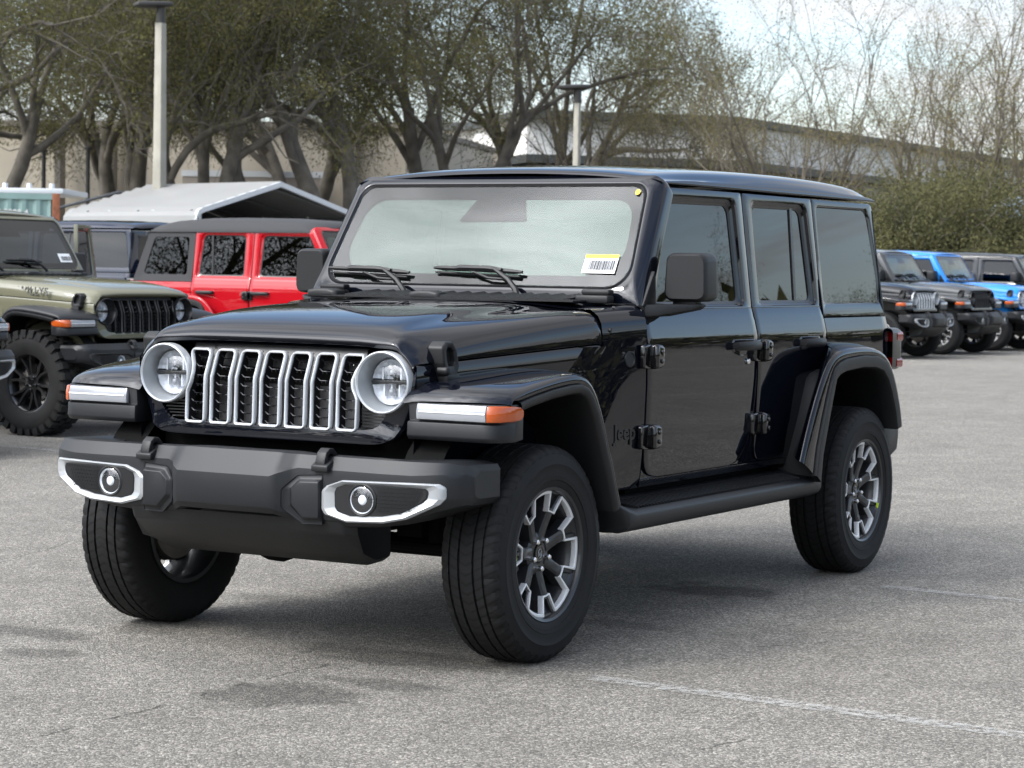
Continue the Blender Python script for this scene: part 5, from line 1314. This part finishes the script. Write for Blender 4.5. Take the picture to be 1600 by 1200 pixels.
def grow(seed, stems, levels, gravity, leaf, spread):
    """returns tubes [(points, radii)] and leaf anchor points"""
    rnd = random.Random(seed); tubes = []; anchors = []
    def branch(p, d, ln, r, lv):
        n = max(3, int(ln/.55)) if lv < 2 else 4
        pts = [p.copy()]; rad = [r]; cur = p.copy(); dd = d.copy(); wob = levels[lv]['wob']
        for i in range(n):
            dd = (dd+Vector((rnd.gauss(0, wob), rnd.gauss(0, wob), rnd.gauss(0, wob)+gravity[lv]))).normalized()
            cur = cur+dd*(ln/n); pts.append(cur.copy()); rad.append(r*(1-(i+1)/n*levels[lv].get('taper', .6)))
        tubes.append((pts, rad, lv))
        if lv == len(levels)-1:
            for q in pts[1:]: anchors.append(q)
            return
        L = levels[lv]
        for k in range(rnd.randint(*L['kids'])):
            f = rnd.uniform(L['from'], 1.0) if k else 1.0; x = f*n; i = min(int(x), n-1); q = pts[i].lerp(pts[i+1], x-i)
            base = (pts[i+1]-pts[i]).normalized(); ax = base.orthogonal().normalized(); ax = Matrix.Rotation(rnd.uniform(0, 2*math.pi), 3, base) @ ax
            an = R(rnd.uniform(*L['ang'])) if k else R(rnd.uniform(5, 20))
            nd = Matrix.Rotation(an, 3, ax) @ base
            branch(q, nd, ln*rnd.uniform(*L['len']), max(rad[min(i+1, n)]*L['rad'], L.get('min', .012)), lv+1)
    for (p, d, ln, r) in stems: branch(Vector(p), Vector(d).normalized(), ln, r, 0)
    return tubes, anchors
def tubes_mesh(name, tubes, m, sides=(8, 6, 5, 3, 3, 3)):
    V = []; F = []
    for pts, rad, lv in tubes:
        n = sides[lv]; P = pts; base = len(V); k = len(P); up = Vector((.3, .2, 1)).normalized()
        for i in range(k):
            t = (P[min(i+1, k-1)]-P[max(i-1, 0)]).normalized(); s = t.cross(up)
            if s.length < 1e-4: s = t.orthogonal()
            s.normalize(); w = s.cross(t)
            for j in range(n): a = 2*math.pi*j/n; V.append(P[i]+(s*math.cos(a)+w*math.sin(a))*rad[i])
        for i in range(k-1):
            for j in range(n): F.append((base+i*n+j, base+i*n+(j+1) % n, base+(i+1)*n+(j+1) % n, base+(i+1)*n+j))
    me = bpy.data.meshes.new(name); me.from_pydata([tuple(v) for v in V], [], F); me.polygons.foreach_set('use_smooth', [True]*len(F)); me.materials.append(m); return me
def quads_mesh(name, C, size, seed, m, flat=.0):
    """C: (n,3) centres of leaf-sized quads"""
    g = np.random.default_rng(seed); n = len(C); a = g.normal(size=(n, 3)); a /= np.linalg.norm(a, axis=1)[:, None]; b = g.normal(size=(n, 3)); b -= (b*a).sum(1)[:, None]*a; b /= np.linalg.norm(b, axis=1)[:, None]
    s = size*g.uniform(.6, 1.35, (n, 1)); a = a*s; b = b*s*.5
    V = np.stack([C-a, C-a*.1+b, C+a, C-a*.1-b], 1).reshape(-1, 3).astype(np.float32)
    me = bpy.data.meshes.new(name); me.vertices.add(4*n); me.vertices.foreach_set('co', V.ravel()); me.loops.add(4*n); me.loops.foreach_set('vertex_index', np.arange(4*n, dtype=np.int32))
    me.polygons.add(n); me.polygons.foreach_set('loop_start', np.arange(0, 4*n, 4, dtype=np.int32)); me.polygons.foreach_set('loop_total', np.full(n, 4, dtype=np.int32)); me.update(); me.materials.append(m); return me
def leaves_at(anchors, per, sig, seed):
    g = np.random.default_rng(seed); A = np.array([tuple(a) for a in anchors]); C = np.repeat(A, per, 0); return C+g.normal(size=C.shape)*sig
OAK_LV = [dict(kids=(4, 5), ang=(14, 42), len=(.62, .9), rad=.60, wob=.10, taper=.4, **{'from': .62}), dict(kids=(5, 6), ang=(25, 62), len=(.5, .78), rad=.54, wob=.16, taper=.55, **{'from': .42}),
          dict(kids=(5, 6), ang=(25, 70), len=(.45, .7), rad=.5, wob=.22, taper=.7, **{'from': .25}), dict(kids=(4, 5), ang=(25, 70), len=(.45, .75), rad=.5, wob=.25, taper=.7, **{'from': .2}), dict(wob=.3, taper=.6)]
FAN_LV = [dict(kids=(5, 7), ang=(12, 30), len=(.45, .75), rad=.68, wob=.06, taper=.7, min=.022, **{'from': .28}), dict(kids=(4, 5), ang=(15, 40), len=(.4, .65), rad=.62, wob=.10, taper=.7, min=.016, **{'from': .25}),
          dict(kids=(2, 3), ang=(18, 50), len=(.45, .75), rad=.6, wob=.14, taper=.6, min=.011, **{'from': .2}), dict(wob=.2, taper=.6)]
PROTO = {}
def oak_proto(i):
    rnd = random.Random(100+i); n = (3, 4, 2, 3)[i]; stems = []
    for k in range(n):
        a = 2*math.pi*k/n+rnd.uniform(-.5, .5); tilt = rnd.uniform(.10, .28); stems.append(((.28*math.cos(a), .28*math.sin(a), -.1), (math.cos(a)*tilt, math.sin(a)*tilt, 1), rnd.uniform(5.0, 6.3), rnd.uniform(.24, .36)))
    tubes, anc = grow(200+i, stems, OAK_LV, [.0, .01, .0, -.02, -.04], None, 0)
    big = [t for t in tubes if t[2] < 3]; small = [t for t in tubes if t[2] >= 3]
    small = [t for t in small if t[0][0].z > 4.5+1.1*math.sin(t[0][0].x*1.3+i)*math.sin(t[0][0].y*1.1)]; anc = [q for q in anc if q.z > 4.6+1.1*math.sin(q.x*1.3+i)*math.sin(q.y*1.1)]
    C = leaves_at(anc, 11, .22, i)
    print('oak', i, len(tubes), len(C))
    return tubes_mesh('trunk', big, M_BARK), tubes_mesh('twigs', small, M_BARK), quads_mesh('crown', C, .040, i, M_OAK)
def fan_proto(i):
    rnd = random.Random(300+i); n = (7, 4, 5)[i]; stems = []
    for k in range(n):
        a = 2*math.pi*k/n+rnd.uniform(-.4, .4); tilt = rnd.uniform(.08, .42); stems.append(((.2*math.cos(a), .2*math.sin(a), -.1), (math.cos(a)*tilt, math.sin(a)*tilt, 1), rnd.uniform(5.0, 6.8), rnd.uniform(.12, .19)))
    tubes, anc = grow(400+i, stems, FAN_LV, [.01, .03, .03, .02], None, 0)
    big = [t for t in tubes if t[2] < 2]; small = [t for t in tubes if t[2] >= 2]
    C = leaves_at(anc, (14, 14, 16)[i], .19, 50+i)
    print('fan', i, len(tubes), len(C))
    return tubes_mesh('trunk', big, M_TWIG), tubes_mesh('twigs', small, M_TWIG), quads_mesh('crown', C, .031, 60+i, M_YOUNG)
def shrub_proto(i):
    rnd = random.Random(500+i); stems = [((rnd.uniform(-.9, .9), rnd.uniform(-.6, .6), -.05), (rnd.uniform(-.5, .5), rnd.uniform(-.5, .5), 1), rnd.uniform(1.3, 2.2), .04) for k in range(11)]
    LV = [dict(kids=(5, 7), ang=(20, 60), len=(.5, .8), rad=.6, wob=.14, taper=.6, **{'from': .15}), dict(kids=(4, 6), ang=(25, 70), len=(.5, .8), rad=.6, wob=.2, taper=.6, **{'from': .15}), dict(wob=.25, taper=.8)]
    tubes, anc = grow(600+i, stems, LV, [.0, .0, -.02], None, 0)
    C = leaves_at(anc, 32, .17, 70+i)
    print('shrub', i, len(tubes), len(C))
    return tubes_mesh('stems', tubes, M_BARK, (6, 4, 3)), None, quads_mesh('foliage', C, .038, 80+i, M_SHRUB)
def plant(kind, proto, u, d, s, rz, label, group, name, cat, sz=None):
    k = (kind, proto)
    if k not in PROTO: PROTO[k] = {'oak': oak_proto, 'fan': fan_proto, 'shrub': shrub_proto}[kind](proto)
    a, b, c = PROTO[k]; p = at_depth(u, 400, d); t = thing(name, label, cat, (p.x, p.y, 0), rz, group); t.scale = (s, s, sz or s)
    for nm, me in (('trunk' if kind != 'shrub' else 'stems', a), ('twigs', b), ('crown' if kind != 'shrub' else 'foliage', c)):
        if me: o = bpy.data.objects.new(nm, me); COL.objects.link(o); o.parent = t
    return t
GO_ = 'oaks in front of the warehouse'
for a in [(0, -70, 70, 1.0, .3, 'spreading oak at the left picture edge above the green container'), (1, 190, 82, 1.05, 1.2, 'dark leaning oak just left of the concrete lamp post'), (1, 335, 74, 1.0, 2.6, 'thick oak with several stems just right of the tall lamp post'),
          (0, 458, 93, 1.1, 4.0, 'slender leaning oak behind the carport ridge'), (2, 545, 76, 1.15, .6, 'pair of stout oak stems to the right of the carport gable'), (3, 722, 86, 1.1, 5.0, 'wide forking oak above the windscreen of the black car'),
          (3, -260, 92, 1.15, 2.0, 'oak far out to the left behind the others'), (0, 850, 100, 1.1, 5.4, 'leafy oak to the left of the second lamp post')]:
    plant('oak', *a, GO_, 'oak_tree', 'tree', a[3]*(1.18 if a[2] < 95 else 1.32))
GF = 'half-bare trees on the right'
for a in [(1, 960, 88, 1.0, .4, 'half-bare tree right beside the second lamp post'), (1, 1075, 96, 1.05, 2.4, 'half-bare tree above the front door of the black car'), (0, 1245, 80, 1.0, 1.0, 'many-stemmed bare tree fanning out above the rear door of the black car'), 
          (2, 1440, 84, 1.0, 5.0, 'half-bare tree above the tail of the black car'), (1, 1540, 78, .98, 1.7, 'sparse tree above the granite grey car'), (0, 1660, 76, .95, 4.1, 'sparse tree at the right picture edge')]:
    plant('fan', *a, GF, 'bare_tree', 'tree')
GS = 'large shrubs on the right'
for a in [(0, 985, 74, .8, .2, 'shrub peeping over the car roof right of the second lamp post'), (1, 1075, 78, .85, 1.3, 'shrub peeping over the roof above the front door'), (2, 1170, 80, .9, 2.6, 'shrub peeping over the roof above the rear door'), (0, 1265, 70, .85, 3.5, 'shrub at the foot of the fanning tree'), (1, 1345, 62, 1.05, 4.4, 'dense shrub touching the back edge of the black roof'),
          (2, 1415, 58, 1.1, 5.2, 'dense shrub above the chrome-grilled black car'), (0, 1480, 60, 1.1, .9, 'dense shrub above the bright blue roof'), (1, 1540, 59, 1.05, 2.2, 'dense shrub just left of the small pavilion'), (2, 1640, 66, 1.25, 3.1, 'dense shrub behind the small pavilion'), (2, 1390, 74, 1.15, .5, 'tall shrub behind the chrome-grilled black car and the row of shrubs'), (0, 1520, 76, 1.25, 2.9, 'tall shrub behind the row of shrubs, beside the pavilion')]:
    plant('shrub', *a, GS, 'large_shrub', 'shrub')

# ------------------------------------------------------------------ the wood round the rest of the lot (mirrored in panels and glass)
for (proto, yaw, dist, s, rz, lb) in ((3, 148.5, 66, .8, .4, 'oak across the lot that is mirrored in the front door window'), (0, 153.5, 70, .62, 2.2, 'lower oak across the lot that is mirrored in the rear door window'), (2, 158.5, 62, .55, 1.1, 'small oak across the lot that is mirrored in the rear side window')):
    c = Vector((-2.2+dist*math.cos(R(yaw)), .73+dist*math.sin(R(yaw)), 0)); t = plant('oak', proto, 0, 50, s, rz, lb, 'oaks across the lot', 'oak_tree', 'tree', s*1.05); t.location = c
for (proto, x, y, s, rz) in ((1, 15, -22, .8, .7), (0, 21, -27, .85, 2.0), (2, 8, -29, .9, 3.3)):
    t = plant('oak', proto, 0, 50, s, rz, 'oak out of the picture on the left, mirrored in the red car windows', 'oaks mirrored in the red car', 'oak_tree', 'tree', s*1.1); t.location = (x, y, 0)
def treeline():
    g = np.random.default_rng(9); C = []
    for k in range(150):
        a = R(-70+k*235/150.)+g.normal()*.02; d = g.uniform(52, 75); h = g.uniform(2.5, 7.5)*(1.25 if g.random() < .2 else .8)*(2.6 if R(-55) < a < R(-5) else 1.0); w = g.uniform(2, 4)
        n = 520; q = g.normal(size=(n, 3)); q /= np.linalg.norm(q, axis=1)[:, None]; q *= g.uniform(.5, 1, (n, 1)); c = np.array([CAM_P[0]+d*math.cos(a), CAM_P[1]+d*math.sin(a), h*.5])
        C.append(c+q*np.array([w, w, h*.55]))
    C = np.concatenate(C); C = C[C[:, 2] > .05]
    o = bpy.data.objects.new('treeline', quads_mesh('treeline', C, .42, 5, M_SHRUB)); COL.objects.link(o)
    tag(o, kind='stuff')
treeline()
